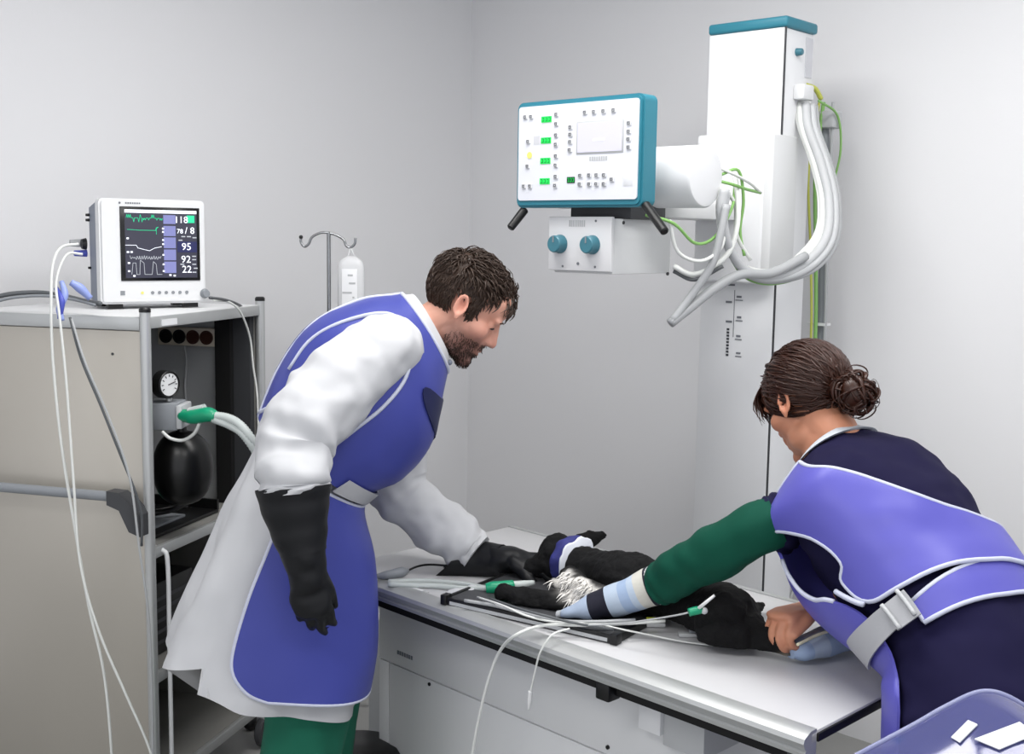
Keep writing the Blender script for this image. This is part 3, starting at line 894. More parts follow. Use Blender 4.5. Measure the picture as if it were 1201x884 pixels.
cable('mains_lead', 'thin white cord falling inside the cabinet opening by the far post', [(250, 352, 3.2), (268, 354, 3.25), (282, 366, 3.3), (293, 395, 3.36), (297, 430, 3.38), (302, 470, 3.39), (304, 560, 3.39)], .003, 'white_wire')
cable('mains_lead', 'dark cord stub behind the right foot of the monitor', [(246, 349, 3.12), (262, 351, 3.22), (275, 355, 3.3), (283, 359, 3.4)], .004, 'dark_wire')
cl0 = thing('lead_clip', 'bunch of violet lead connectors hanging over the cabinet edge', 'connector', at(73, 372, 2.86))
def RC(pts):
    return rel(cl0, [at(*p) for p in pts])
for i, pts in enumerate(([(72, 330, 2.88), (76, 345, 2.87), (73, 358, 2.86)], [(66, 338, 2.88), (72, 352, 2.86), (70, 374, 2.855)], [(76, 350, 2.87), (70, 362, 2.86), (73, 376, 2.855)])):
    MB().tube(RC(pts), [.006, .009, .006], 10).build('connector', ['pale_violet', 'violet', 'pale_violet'][i], cl0, 180)
MB().tube(RC([(83, 331, 2.9), (94, 338, 2.91), (106, 350, 2.92)]), [.008, .012, .008], 10).build('connector', 'pale_violet', cl0, 180)

# ------------------------------------------------------------------ drip stand
ivp = at(386, 400, 3.75)
iv = thing('drip_stand', 'chrome drip stand with curved double hook behind the man', 'drip stand', (ivp[0], ivp[1], 0))
def RI(pts):
    return rel(iv, [at(*p) for p in pts])
zt = RI([(386, 273, 3.75)])[0][2]
MB().cyl((0, 0, .06), (0, 0, zt), .0065, n=14).build('pole', 'chrome', iv)
MB().cyl((0, 0, .06), (0, 0, .9), .011, n=14).build('lower_tube', 'chrome', iv)
for sgn, pts in ((-1, [(386, 273, 3.75), (376, 273, 3.75), (366, 278, 3.75), (362, 286, 3.75), (357, 289, 3.75), (353, 284, 3.75), (353, 278, 3.75)]), (1, [(386, 273, 3.75), (395, 276, 3.75), (403, 281, 3.75), (406, 288, 3.75), (411, 290, 3.75), (416, 286, 3.75), (417, 279, 3.75)])):
    h = MB().tube(RI(pts), .0042, 10).build('hook', 'chrome', iv, 180)
    if sgn < 0:
        MB().ball(RI([(353, 278, 3.75)])[0], .0065).build('hook_tip', 'black', h)
for i in range(5):
    a = 2*math.pi*i/5
    lg = MB().tube([(0, 0, .09), (.15*math.cos(a), .15*math.sin(a), .085), (.28*math.cos(a), .28*math.sin(a), .06)], .01, 8).build('leg', 'chrome', iv, 180)
    MB().ball((.28*math.cos(a), .28*math.sin(a), .028), .028).build('wheel', 'black', lg)
bag = thing('infusion_bottle', 'translucent white infusion bottle hanging from drip stand hook', 'infusion bottle', at(410, 400, 3.75))
def RB(pts):
    return rel(bag, [at(*p) for p in pts])
a0, a1 = RB([(396, 300, 3.75), (428, 395, 3.75)])
rr = []
cxm = (a0[0]+a1[0])/2
hw = (a1[0]-a0[0])/2
for t, w in ((0, .3), (.02, .5), (.06, .82), (.12, .98), (.5, 1), (.92, 1), (.97, .85), (1, .5)):
    z = a0[2]+(a1[2]-a0[2])*t
    rr.append([(cxm+hw*w*math.copysign(abs(math.cos(q))**.6, math.cos(q)), hw*.55*w*math.copysign(abs(math.sin(q))**.6, math.sin(q)), z) for q in np.linspace(0, 2*math.pi, 24, endpoint=False)])
MB().rings(rr).build('bottle', mat('bottle', '#e0e1e3', .35, var=.02, alpha=.8), bag, 180)
MB().box(cxm-hw*.62, cxm+hw*.5, -hw*.58, -hw*.55, a0[2]-.24, a0[2]-.04, .001).build('label', mat('bottle_label', '#e7e8ea', .5), bag)
m = MB()
for dx, dz, w in ((0, -.06, .016), (.006, -.085, .02), (-.01, -.115, .03), (.01, -.13, .006), (-.012, -.16, .02), (.012, -.16, .012)):
    m.box(cxm+dx-w/2, cxm+dx+w/2, -hw*.6, -hw*.57, a0[2]+dz-.003, a0[2]+dz+.003)
m.build('label_print', 'light_grey', bag)
MB().tube([(cxm-.01, 0, a0[2]), (cxm-.005, 0, a0[2]+.015), RI([(411, 290, 3.75)])[0]-np.array([0, 0, 0])+np.array(iv.location)-np.array(bag.location), (cxm+.01, 0, a0[2])], .0025, 6).build('hanger', 'white_plastic', bag, 180)
# ------------------------------------------------------------------ organic toolkit
mat('skin_man', '#d09a86', .5, var=.06, nscale=30, attr='tint', sss=.1, bump=.05, bscale=300)
mat('skin_woman', '#bf8468', .5, var=.06, nscale=30, attr='tint', sss=.1, bump=.05, bscale=300)
mat('coat_white', '#bdbec1', .8, var=.02, nscale=6, bump=.4, bscale=9, bdist=.025)
mat('apron_violet', '#3d4491', .45, var=.06, nscale=5, bump=.3, bscale=7, bdist=.02, spec=.35)
mat('apron_violet_w', '#5553aa', .42, var=.06, nscale=5, bump=.3, bscale=7, bdist=.02, spec=.4)
mat('piping', '#bcc0d2', .6, var=.03)
mat('belt_grey', '#a9aaae', .55, var=.04, bump=.1, bscale=200)
mat('glove_rubber', '#121316', .45, var=.15, nscale=14, bump=.3, bscale=18, bdist=.012, spec=.3)
mat('trouser_green', '#085c47', .85, var=.1, nscale=10, bump=.15, bscale=60)
mat('sleeve_green', '#074435', .8, var=.12, nscale=10, bump=.4, bscale=14, bdist=.015, spec=.2)
mat('navy', '#131031', .85, var=.12, nscale=8, bump=.5, bscale=9, bdist=.025, spec=.2)
mat('hair_man', '#33241b', .5, var=.35, nscale=40, spec=.4)
mat('hair_woman', '#34190e', .38, var=.4, nscale=40, spec=.5)
mat('shoe', '#d8d8d6', .6)

def remesh(pieces, voxel, iters=4, fac=.5):
    m = MB()
    for v, f in pieces:
        m.add(v, f)
    o = mesh_obj('tmp', m.v, m.f)
    r = o.modifiers.new('r', 'REMESH')
    r.mode = 'VOXEL'
    r.voxel_size = voxel
    if iters:
        sm = o.modifiers.new('s', 'SMOOTH')
        sm.factor = fac
        sm.iterations = iters
    dg = bpy.context.evaluated_depsgraph_get()
    me = bpy.data.meshes.new_from_object(o.evaluated_get(dg))
    V_ = np.empty(len(me.vertices)*3)
    me.vertices.foreach_get('co', V_)
    V_ = V_.reshape(-1, 3)
    Fc = [tuple(p.vertices) for p in me.polygons]
    bpy.data.objects.remove(o)
    bpy.data.meshes.remove(me)
    return V_, Fc
def blob(c, r, rot=None, n=20, m=12):
    b = MB().ball(c, r, rot, n, m)
    return b.v, b.f
def xform(piece, R, t):
    v, f = piece
    v = np.array(v)@np.array(R).T+np.array(t)
    return v, f
def raw_obj(name, V_, Fc, m, parent, tint=None):
    me = bpy.data.meshes.new(name)
    me.from_pydata([tuple(p) for p in V_], [], Fc)
    me.shade_smooth()
    me.materials.append(MATS[m])
    if tint is not None:
        a = me.attributes.new('tint', 'FLOAT_COLOR', 'POINT')
        a.data.foreach_set('color', np.concatenate([tint, np.ones((len(tint), 1))], 1).ravel())
    o = bpy.data.objects.new(name, me)
    col.objects.link(o)
    o.parent = parent
    return o
def nz3(p, s):
    return noise.noise(Vector((p[0]*s, p[1]*s, p[2]*s)))
def crease(p, s, d=None):
    """sharp-ridged fold noise"""
    return 1-2*abs(noise.noise(Vector((p[0]*s, p[1]*s, p[2]*s))))

class Surf:
    """garment surface: oval rings (centre, half vector to front, half vector to the wearer's left) along the body"""
    def __init__(s, rings, ex=.85):
        s.c = np.array([r[0] for r in rings], float)
        s.f = np.array([r[1] for r in rings], float)
        s.l = np.array([r[2] for r in rings], float)
        s.n = len(rings)
        s.ex = ex
    def _i(s, A, t):
        t = min(max(t, 0), s.n-1-1e-6)
        i = int(t)
        u = t-i
        p1, p2 = A[i], A[i+1]
        p0 = A[i-1] if i else 2*p1-p2
        p3 = A[i+2] if i+2 < s.n else 2*p2-p1
        return .5*((2*p1)+(-p0+p2)*u+(2*p0-5*p1+4*p2-p3)*u*u+(-p0+3*p1-3*p2+p3)*u**3)
    def p(s, t, ph, off=0.0):
        a = math.radians(ph)
        c, f, l = s._i(s.c, t), s._i(s.f, t), s._i(s.l, t)
        cc, ss = math.cos(a), math.sin(a)
        q = f*math.copysign(abs(cc)**s.ex, cc)+l*math.copysign(abs(ss)**s.ex, ss)
        if off:
            nv = f/np.dot(f, f)*cc+l/np.dot(l, l)*ss
            q = q+nv/np.linalg.norm(nv)*off
        return c+q
    def inv(s, px, py, off=0.0):
        """the visible place (t, phi) of the surface seen at a pixel"""
        if not hasattr(s, 'g'):
            ts = np.linspace(0, s.n-1, 30*(s.n-1)+1)
            ps = np.arange(-180, 180, 3.0)
            s.gk = [(t, ph) for t in ts for ph in ps]
            s.g = np.array([s.p(t, ph) for t, ph in s.gk])
            d = s.g-cC
            w = d@cF
            s.gp = np.stack([CX+FPX*(d@cR)/w, CY-FPX*(d@cU)/w], 1)
            s.gw = w
        e = np.hypot(s.gp[:, 0]-px, s.gp[:, 1]-py)
        lim = max(5.0, e.min()+1.5)
        cand = np.where(e < lim)[0]
        near = cand[s.gw[cand] < s.gw[cand].min()+.04]
        j = near[np.argmin(e[near])]
        return s.gk[j]
    def loft(s, t0, t1, nt, nphi, off=0.0, disp=None, hem=None):
        rr = []
        for i in range(nt+1):
            row = []
            for k in range(nphi):
                ph = -180+360*k/nphi
                te = t1 if hem is None else hem(ph)
                t = t0+(te-t0)*i/nt
                o = off+(disp(s.p(t, ph), t, ph) if disp else 0)
                row.append(s.p(t, ph, o))
            rr.append(row)
        return rr
    def patch(s, A, B, n=24, off=.012, thick=.005, disp=None, res=5):
        """panel between two edge curves of (t, phi); returns mesh builder and outer boundary"""
        A2, _ = smooth_path([(a[0], a[1], 0) for a in A], 1, res)
        B2, _ = smooth_path([(b[0], b[1], 0) for b in B], 1, res)
        m_ = max(len(A2), len(B2))
        def samp(P, u):
            x = u*(len(P)-1)
            i = min(int(x), len(P)-2)
            return P[i]*(1-x+i)+P[i+1]*(x-i)
        out, inn = [], []
        for j in range(m_):
            a, b = samp(A2, j/(m_-1)), samp(B2, j/(m_-1))
            ro, ri = [], []
            for k in range(n+1):
                q = a*(1-k/n)+b*(k/n)
                d = off+(disp(s.p(q[0], q[1]), q[0], q[1]) if disp else 0)
                ro.append(s.p(q[0], q[1], d+thick))
                ri.append(s.p(q[0], q[1], d))
            out.append(ro)
            inn.append(ri)
        v, f = [], []
        w = n+1
        for g in (out, inn):
            for r in g:
                v += r
        o2 = m_*w
        for j in range(m_-1):
            for k in range(n):
                q = (j*w+k, j*w+k+1, (j+1)*w+k+1, (j+1)*w+k)
                f.append(q)
                f.append(tuple(x+o2 for x in q[::-1]))
        bd = [j*w for j in range(m_)]+[(m_-1)*w+k for k in range(1, w)]+[j*w+n for j in range(m_-2, -1, -1)]+[k for k in range(n-1, 0, -1)]
        for i in range(len(bd)):
            a, b = bd[i], bd[(i+1) % len(bd)]
            f.append((a, b, b+o2, a+o2))
        mb = MB()
        mb.add(v, f)
        edge = [(v[i]+v[i+o2])/2 for i in bd]
        return mb, edge
def strip_tube(pts, r, n=6):
    return MB().tube(pts, r, n, smooth=False)

def head_pieces():
    """head in its own frame: x to the person's right, y forward, z up, centre between the ears"""
    p = [blob((0, -.012, .03), (.075, .095, .085)), blob((0, .03, -.025), (.061, .058, .085)), blob((0, .036, -.072), (.05, .05, .040)),
         blob((0, .076, -.098), (.024, .020, .019)), blob((0, .05, .045), (.062, .045, .05))]
    for s in (-1, 1):
        p += [blob((s*.043, .05, -.022), (.024, .03, .024)), blob((s*.027, .080, .020), (.027, .013, .010)), blob((s*.045, .015, -.075), (.018, .035, .028)),
              blob((s*.0115, .094, -.034), (.009, .012, .008)), blob((s*.029, .074, .002), (.0145, .0125, .0125))]
        e = np.array([s*.074, -.012, -.004])
        ear = []
        for a in np.linspace(-70, 250, 12):
            ar = math.radians(a)
            ear.append(e+np.array([s*(.009+.003*math.cos(ar)), .0125*math.cos(ar)-.004*math.sin(ar), .024*math.sin(ar)]))
        p.append(limb(ear, .004, 8, 3))
        p.append(blob(e+np.array([s*.003, -.002, 0]), (.005, .011, .021)))
        p.append(blob(e+np.array([s*.008, .008, -.026]), (.005, .007, .009)))
    p.append(limb([(0, .083, .020), (0, .096, -.006), (0, .106, -.029)], [.0085, .0095, .0115], 12, 4))
    p.append(blob((0, .090, -.018), (.012, .016, .026)))
    p.append(blob((0, .082, -.052), (.03, .014, .024)))
    p.append(blob((0, .088, -.058), (.024, .0125, .0065)))
    p.append(blob((0, .086, -.071), (.021, .0125, .0075)))
    return p
def frame(f0, pitch):
    f0 = np.array(f0, float)
    f0 /= np.linalg.norm(f0)
    z = np.array([0, 0, 1.0])
    f = f0*math.cos(pitch)-z*math.sin(pitch)
    u = f0*math.sin(pitch)+z*math.cos(pitch)
    r = np.cross(f, u)
    return np.stack([r, f, u], 1)      # columns: right, forward, up
def tint_of(V_, R, t, beard):
    L = (V_-t)@R
    n_ = len(L)
    c = np.ones((n_, 3))
    x, y, z = np.abs(L[:, 0]), L[:, 1], L[:, 2]
    inh = (np.abs(z) < .16) & (np.abs(y) < .16) & (x < .12)
    g = lambda cx_, cy_, cz_, r: np.exp(-(((x-cx_)**2+(y-cy_)**2+(z-cz_)**2)/r**2))
    c *= 1-(np.array([.02, .12, .12])[None]*(np.clip(g(.045, .07, -.03, .03)+g(0, .113, -.03, .018)+1.2*g(.084, -.012, 0, .03), 0, 1)*inh)[:, None])
    lips = (g(0, .098, -.064, .016)*inh)[:, None]
    c *= 1-lips*np.array([.12, .4, .38])
    if beard:
        jl = 1/(1+np.exp(((z+.042)+.35*np.maximum(0, .02-y))*160))*(1/(1+np.exp((-(y)-.01)*90)))*(1/(1+np.exp((-.125-z)*200)))
        jl *= 1-.7*np.exp(-((x/.026)**2+((z+.064)/.008)**2))*(y > .07)
        jl = np.clip(jl, 0, 1)*inh
        c *= 1-jl[:, None]*np.array([.74, .76, .74])
        mo = np.exp(-((x/.03)**2+((z+.047)/.008)**2))*(y > .06)*inh
        c *= 1-mo[:, None]*np.array([.6, .6, .56])
    return c
def sockets(V_, R, t):
    L = (V_-t)@R
    for s in (-1, 1):
        d = ((L[:, 0]-s*.03)/.017)**2+((L[:, 1]-.085)/.03)**2+((L[:, 2]-.008)/.011)**2
        L[:, 1] -= .004*np.exp(-d)
        d = ((L[:, 0]-s*.016)/.008)**2+((L[:, 1]-.085)/.03)**2+((L[:, 2]-.008)/.012)**2
        L[:, 1] -= .005*np.exp(-d)
        d = ((L[:, 0]-s*.082)/.012)**2+((L[:, 1]+.009)/.008)**2+((L[:, 2]-.002)/.014)**2
        L[:, 0] -= s*.009*np.exp(-d)
    d = (L[:, 0]/.03)**2+((L[:, 1]-.1)/.02)**2+((L[:, 2]+.0645)/.0022)**2
    L[:, 1] -= .003*np.exp(-d)
    return L@R.T+t
def scalp(y, x, z, rx=.075, ry=.095, rz=.085):
    return ((x/rx)**2+((y+.012)/ry)**2+((z-.03)/rz)**2)
def lock(m, pts, w, flat=.55):
    """one tapered lock of hair"""
    n_ = len(pts)
    rad = [(w*(.75+.25*min(1, i/1.5))*(1-.85*(i/(n_-1))**2.2), w*flat*(1-.8*(i/(n_-1))**2)) for i in range(n_)]
    P, Rr = smooth_path(pts, rad, 2)
    m.rings(tube_rings(P, Rr, 5), True)
def hand_pieces(wrist, fwd, palm, side, size=1.0, curl=(40, 45, 30), spread=6, thumb=(35, 30), fat=1.0, curls=None):
    """palm and five fingers. fwd: wrist to knuckles, palm: out of the palm, side: towards the thumb"""
    fwd, palm, side = [np.array(a, float)/np.linalg.norm(a) for a in (fwd, palm, side)]
    palm = palm-fwd*np.dot(palm, fwd)
    palm /= np.linalg.norm(palm)
    sd = np.cross(fwd, palm)
    if np.dot(sd, side) < 0:
        sd = -sd
    w = np.array(wrist, float)
    S_ = size
    out = [limb([w-fwd*.02*S_, w+fwd*.03*S_, w+fwd*.075*S_, w+fwd*.09*S_], [(.026*S_*fat, .019*S_*fat), (.034*S_*fat, .016*S_*fat), (.040*S_*fat, .0145*S_*fat), (.038*S_*fat, .012*S_*fat)], 16, 4, up=palm)]
    offs = (.029, .010, -.010, -.028)
    lens = ((.042, .026, .021), (.047, .030, .022), (.043, .028, .021), (.034, .021, .018))
    for i in range(4):
        cu = curls[i] if curls else curl
        a = 0.0
        p = w+fwd*(.082 if i in (1, 2) else .077)*S_+sd*offs[i]*S_
        sp = math.radians(spread*(1.5-i))
        f1 = fwd*math.cos(sp)+sd*math.sin(sp)
        pts = [p-f1*.02*S_, p]
        for L, c in zip(lens[i], cu):
            a += math.radians(c)
            p = p+(f1*math.cos(a)+palm*math.sin(a))*L*S_
            pts.append(p)
        out.append(limb(pts, [.0095*S_*fat, .0098*S_*fat, .0088*S_*fat, .0082*S_*fat, .007*S_*fat], 10, 4))
    b = w+fwd*.022*S_+sd*.026*S_
    a = math.radians(thumb[0])
    d1 = fwd*math.cos(a)+sd*math.sin(a)*.75+palm*math.sin(a)*.55
    d1 /= np.linalg.norm(d1)
    b2 = b+d1*.038*S_
    a2 = math.radians(thumb[0]-thumb[1])
    d2 = fwd*math.cos(a2)+sd*math.sin(a2)*.6+palm*(math.sin(a)*.55+.25)
    d2 /= np.linalg.norm(d2)
    out.append(limb([b-d1*.012*S_, b2, b2+d2*.030*S_, b2+d2*.052*S_], [.0145*S_*fat, .0115*S_*fat, .010*S_*fat, .008*S_*fat], 10, 4))
    return out
mat('eye_dark', '#1f1512', .25)
# ------------------------------------------------------------------ the man
MYAW = math.radians(14)
mfw = np.array([math.cos(MYAW), math.sin(MYAW), 0])
mlf = np.array([-math.sin(MYAW), math.cos(MYAW), 0])    # his left, away from the camera
man = thing('person', 'man in white lab coat, violet lead apron and black gauntlets bending over the table', 'person', (-.56, 2.62, 0))
def mring(back, front, Y, a, k=.22):
    b0, f0 = at(*back, Y), at(*front, Y)
    h = np.linalg.norm(f0-b0)/2
    b0, f0 = at(*back, Y-h*k), at(*front, Y+h*k)
    return ((b0+f0)/2, (f0-b0)/2, mlf*a)
mR = [mring((487, 350), (522, 414), 2.70, .068), mring((465, 353), (516, 435), 2.70, .115), mring((425, 359), (506, 474), 2.69, .165), mring((372, 386), (494, 516), 2.67, .18), mring((332, 440), (462, 552), 2.65, .172),
      mring((303, 512), (417, 578), 2.63, .165), mring((268, 585), (424, 640), 2.62, .19), mring((230, 672), (430, 708), 2.61, .21), mring((184, 776), (424, 790), 2.60, .235), mring((160, 840), (408, 868), 2.60, .245)]
MS = Surf(mR, .86)
def coat_w(p, t, ph):
    return .004*nz3(p, 9)+.006*nz3(p*np.array([1, 1, .35]), 20)*min(1, max(.3, (t-3)/3))+(.014*math.sin(math.radians(ph*6)+t*.7+3*nz3(p, 4))*max(0, min(1, (t-5)/2)))
def hem(ph):
    # split panel: the back panel is shorter than the front one
    a = ((ph+360) % 360)
    if a > 180:
        a = 360-a
    return 7.70+.3*(a-128)/52 if a > 128 else 7.98+.45*(1-a/128)
coat = MB().rings(MS.loft(.25, 9, 90, 120, -.004, coat_w, hem), True).build('lab_coat', 'coat_white', man, 60)
W2 = lambda o: [tuple(np.array(v.co)) for v in o.data.vertices]
def sub_loc(o, root):
    """mesh built in world space, moved into the space of the root Empty"""
    o.data.transform(Matrix.Translation(-Vector(root.location)))
    return o
sub_loc(coat, man)
def sleeve(name, pts, rad, parent, m, root, wr=.006, n=32, seed=0, res=12, fold=.8):
    P = [at(*p) for p in pts]
    Pp, Rr = smooth_path(P, rad, res)
    rings = tube_rings(Pp, Rr, n)
    out = []
    for i, r in enumerate(rings):
        c = Pp[i]
        row = []
        for k_, q in enumerate(r):
            d = (q-c)/np.linalg.norm(q-c)
            w = wr*(nz3(q+seed, 13)+fold*crease((q+seed)*np.array([.8, .8, 1.5]), 8)+.45*nz3(q+seed, 30)-.3)
            u_ = i/len(rings)
            w += wr*.55*math.sin(u_*38+1.6*math.cos(2*math.pi*k_/n+seed)+3.5*nz3(q+seed, 9))*min(1, max(0, (u_-.18)*3))*(.5+.5*nz3(q+seed+4, 7))
            row.append(q+d*w)
        out.append(row)
    o = MB().rings(out, True).build(name, m, parent, 70)
    return sub_loc(o, root)
sleeve('sleeve', [(470, 402, 2.58), (448, 412, 2.53), (405, 445, 2.48), (362, 490, 2.41), (344, 530, 2.37), (346, 556, 2.34), (347, 574, 2.33)], [.06, .076, .086, .084, .078, .074, .066], coat, 'coat_white', man, .011, 64, res=18)
sleeve('sleeve', [(465, 430, 2.84), (466, 480, 2.88), (462, 545, 2.90), (474, 582, 2.89), (508, 610, 2.87), (536, 632, 2.85), (553, 645, 2.84)], [.07, .075, .078, .074, .066, .064, .052], coat, 'coat_white', man, .010, 64, seed=5, res=18)
# gathered cuff ends
for (c0_, c1_, r) in (((346, 566, 2.335), (347, 580, 2.33), .067), ((546, 639, 2.845), (559, 649, 2.835), .052)):
    a, b = at(*c0_), at(*c1_)
    rr = []
    for i in range(7):
        P_ = [a+(b-a)*i/6, a+(b-a)*(i/6+.01)]
        ring = tube_rings(P_, [r*(1.03 if i in (2, 3, 4) else .96)]*2, 40)[0]
        rr.append([P_[0]+(q-P_[0])*(1+.06*math.sin(k_*.9+i)+.04*nz3(q, 40)) for k_, q in enumerate(ring)])
    sub_loc(MB().rings(rr).build('cuff', 'coat_white', coat, 70), man)
# collar
rr = MS.loft(-.0, .7, 8, 48, .012)
rr2 = MS.loft(.0, .7, 8, 48, .004)
colr = sub_loc(MB().rings(rr+rr2[::-1], False).build('collar', 'coat_white', coat, 60), man)
q = MS.p(.25, -25, .016)
sub_loc(MB().ball(q, .007).build('snap', 'blue_grey', colr), man)
# lead apron: bodice wrapping chest and back, skirt panel in front
def apr_w(p, t, ph):
    return .0035*nz3(p, 8)+.002*nz3(p, 22)
bod, e = MS.patch([(.62, -178), (1.1, -178), (2, -178), (3, -178), (4, -178), (4.75, -178)], [(.75, -4), (1.1, -6), (2, 0), (3, 10), (4, 10), (5.0, 10)], 60, .012, .006, apr_w)
apron = sub_loc(bod.build('lead_apron', 'apron_violet', man, 70), man)
bod, e2 = MS.patch([(.75, 4), (1.1, 6), (2, 0), (3, 10), (4, 10), (5.0, 10)], [(.62, 178), (1.1, 178), (2, 178), (3, 178), (4, 178), (4.75, 178)], 50, .012, .006, apr_w)
sub_loc(bod.build('far_panel', 'apron_violet', apron, 70), man)
# white edging along the back opening, neck and armhole
sub_loc(strip_tube([MS.p(t, -178, .017) for t in np.linspace(.62, 4.75, 50)], .0045).build('piping', 'piping', apron, 180), man)
sub_loc(strip_tube([MS.p(.62+.13*i/30, -178+174*i/30, .017) for i in range(31)], .005).build('piping', 'piping', apron, 180), man)
hole = [MS.inv(*q) for q in ((346, 440), (368, 408), (400, 388), (440, 374), (466, 376), (479, 394), (482, 418), (471, 446), (448, 476), (418, 502), (390, 524))]
hp, _ = smooth_path([MS.p(t, ph, .02) for t, ph in hole], 1, 5)
sub_loc(strip_tube(hp, .0045).build('piping', 'piping', apron, 180), man)
wl = [(4.75-.3*math.exp(-((i-6)/5)**2), -178+160*i/30) for i in range(12)]
sub_loc(strip_tube([MS.p(t, ph, .018) for t, ph in wl], .005).build('piping', 'piping', apron, 180), man)
# skirt
nearpx = [(352, 560), (335, 605), (318, 650), (300, 700), (283, 750), (279, 785), (292, 808), (312, 820)]
near = [MS.inv(*q) for q in nearpx]
print('skirt near', near)
near = [(t, min(ph, -55)) for t, ph in near]
tb = [t for t, ph in near]
far = [(t, -ph) for t, ph in near]
far = [(t+(.25 if i == len(near)-1 else 0), 95) for i, (t, ph) in enumerate(near)]
def skirt_w(p, t, ph):
    return .004+.004*nz3(p, 8)+.008*math.sin(math.radians(ph*4)+.6*t+2*nz3(p, 3))*max(0, min(1, (t-5)/1.5))
sk, edge = MS.patch(near, far, 60, .014, .006, skirt_w)
skirt = sub_loc(sk.build('apron_skirt', 'apron_violet', apron, 70), man)
sub_loc(strip_tube(edge+edge[:1], .0045).build('piping', 'piping', skirt, 180), man)
# dark neck flap hanging from the collar
fa_ = [MS.inv(*q) for q in ((502, 428), (499, 450), (494, 474), (490, 500))]
fa_[0] = (fa_[0][0], 2)
fa_[-1] = (fa_[-1][0], 8)
fb_ = [(t_, 14) for t_, _ in fa_]
sub_loc(MS.patch(fa_, fb_, 12, .020, .003)[0].build('neck_flap', mat('navy_flap', '#151b45', .5, var=.1, spec=.3), apron, 40), man)
# belt
sub_loc(MS.patch([(4.62, -70), (4.98, -76)], [(4.62, 80), (4.98, 80)], 40, .024, .006)[0].build('belt', 'belt_grey', apron, 70), man)
# body: one continuous figure
mh_R = frame((math.cos(math.radians(5)), math.sin(math.radians(5)), 0), math.radians(39))
mh_t = at(545, 358, 2.72)
hp_ = [xform(p, mh_R, mh_t) for p in head_pieces()]
def mw(px, py, Y):
    return at(px, py, Y)
def hl(p):
    return mh_R@np.array(p)+mh_t
pel = at(352, 575, 2.63)
neck0 = at(500, 388, 2.71)
sh_n, sh_f = at(450, 408, 2.53), at(468, 430, 2.84)
el_n, el_f = at(344, 526, 2.38), at(463, 570, 2.90)
wr_n, wr_f = at(358, 668, 2.31), at(592, 655, 2.82)
legs = []
for s in (-1, 1):
    hip = pel+mlf*.09*s
    knee = np.array([hip[0]+.03+.02*s, hip[1], .52])
    ank = np.array([hip[0]-.02+.05*s, hip[1], .09])
    legs += [limb([hip, (hip+knee)/2, knee, (knee+ank)/2+np.array([-.015, 0, .03]), ank], [.075, .07, .056, .052, .04], 16, 4), limb([ank+np.array([-.04, 0, -.035]), ank+np.array([.05, 0, -.045]), ank+np.array([.15, .03, -.06])], [.034, .036, .026], 12, 4)]
body = hp_+legs+[limb([hl((0, -.012, -.05)), hl((0, -.03, -.10)), neck0, at(480, 400, 2.70)], [.058, .056, .062, .08], 18, 5),
                 limb([at(470, 410, 2.69), at(425, 440, 2.67), at(385, 490, 2.65), pel], [(.12, .06), (.12, .065), (.11, .06), (.11, .07)], 20, 5, up=mfw),
                 limb([sh_n, (sh_n+el_n)/2, el_n, wr_n], [.055, .045, .038, .027], 14, 4), limb([sh_f, (sh_f+el_f)/2, el_f, at(508, 612, 2.87), at(548, 645, 2.842), wr_f], [.05, .043, .036, .034, .028, .025], 14, 4)]
V_, Fc = remesh(body, .0042, 3)
V_ = sockets(V_, mh_R, mh_t)
raw_obj('body', V_-np.array(man.location), Fc, 'skin_man', man, tint_of(V_, mh_R, mh_t, True))
# eyes, brows, beard
def facept(L, x, z, lift=.0):
    k_ = np.where((np.abs(L[:, 0]-x) < .004) & (np.abs(L[:, 2]-z) < .004) & (L[:, 1] > .02))[0]
    y = L[k_, 1].max() if len(k_) else .08
    return np.array([x, y+lift, z])
ML = (V_-mh_t)@mh_R
for s in (-1, 1):
    ey = MB().tube([hl(facept(ML, s*x_, z_, .0002)) for x_, z_ in ((.017, -.002), (.023, .000), (.030, .001), (.037, .000), (.043, -.002), (.047, -.004))], [.0008, .0018, .0024, .0024, .002, .001], 8)
    sub_loc(ey.build('eye', 'eye_dark', man, 180), man)
    br_ = MB()
    for i in range(22):
        u = i/21
        x_, z_ = s*(.012+.036*u), .019+.005*math.sin(u*2.6)
        p0 = facept(ML, x_, z_, -.001)
        p1 = facept(ML, x_+s*.006, z_+.003-.004*u, .0015)
        br_.tube([hl(p0), hl(p1)], .0017, 5, smooth=False)
    sub_loc(br_.build('eyebrow', 'hair_man', man, 180), man)
random.seed(5)
bm_ = MB()
tn_ = tint_of(V_, mh_R, mh_t, True)
ids = np.where((tn_[:, 0] < .45) & (ML[:, 2] > -.125) & (ML[:, 1] > -.01))[0]
for i in random.sample(list(ids), min(1100, len(ids))):
    q = ML[i]
    o_ = q-np.array([0, .02, -.05])
    o_ /= np.linalg.norm(o_)
    t_ = np.array([random.gauss(0, .3), random.gauss(.1, .3), -1.0])
    bm_.tube([hl(q-o_*.001), hl(q+o_*.0022+t_*.0035)], [.0009, .0004], 4, smooth=False)
tag(sub_loc(bm_.build('beard', 'hair_man', man, 180), man), kind='stuff')
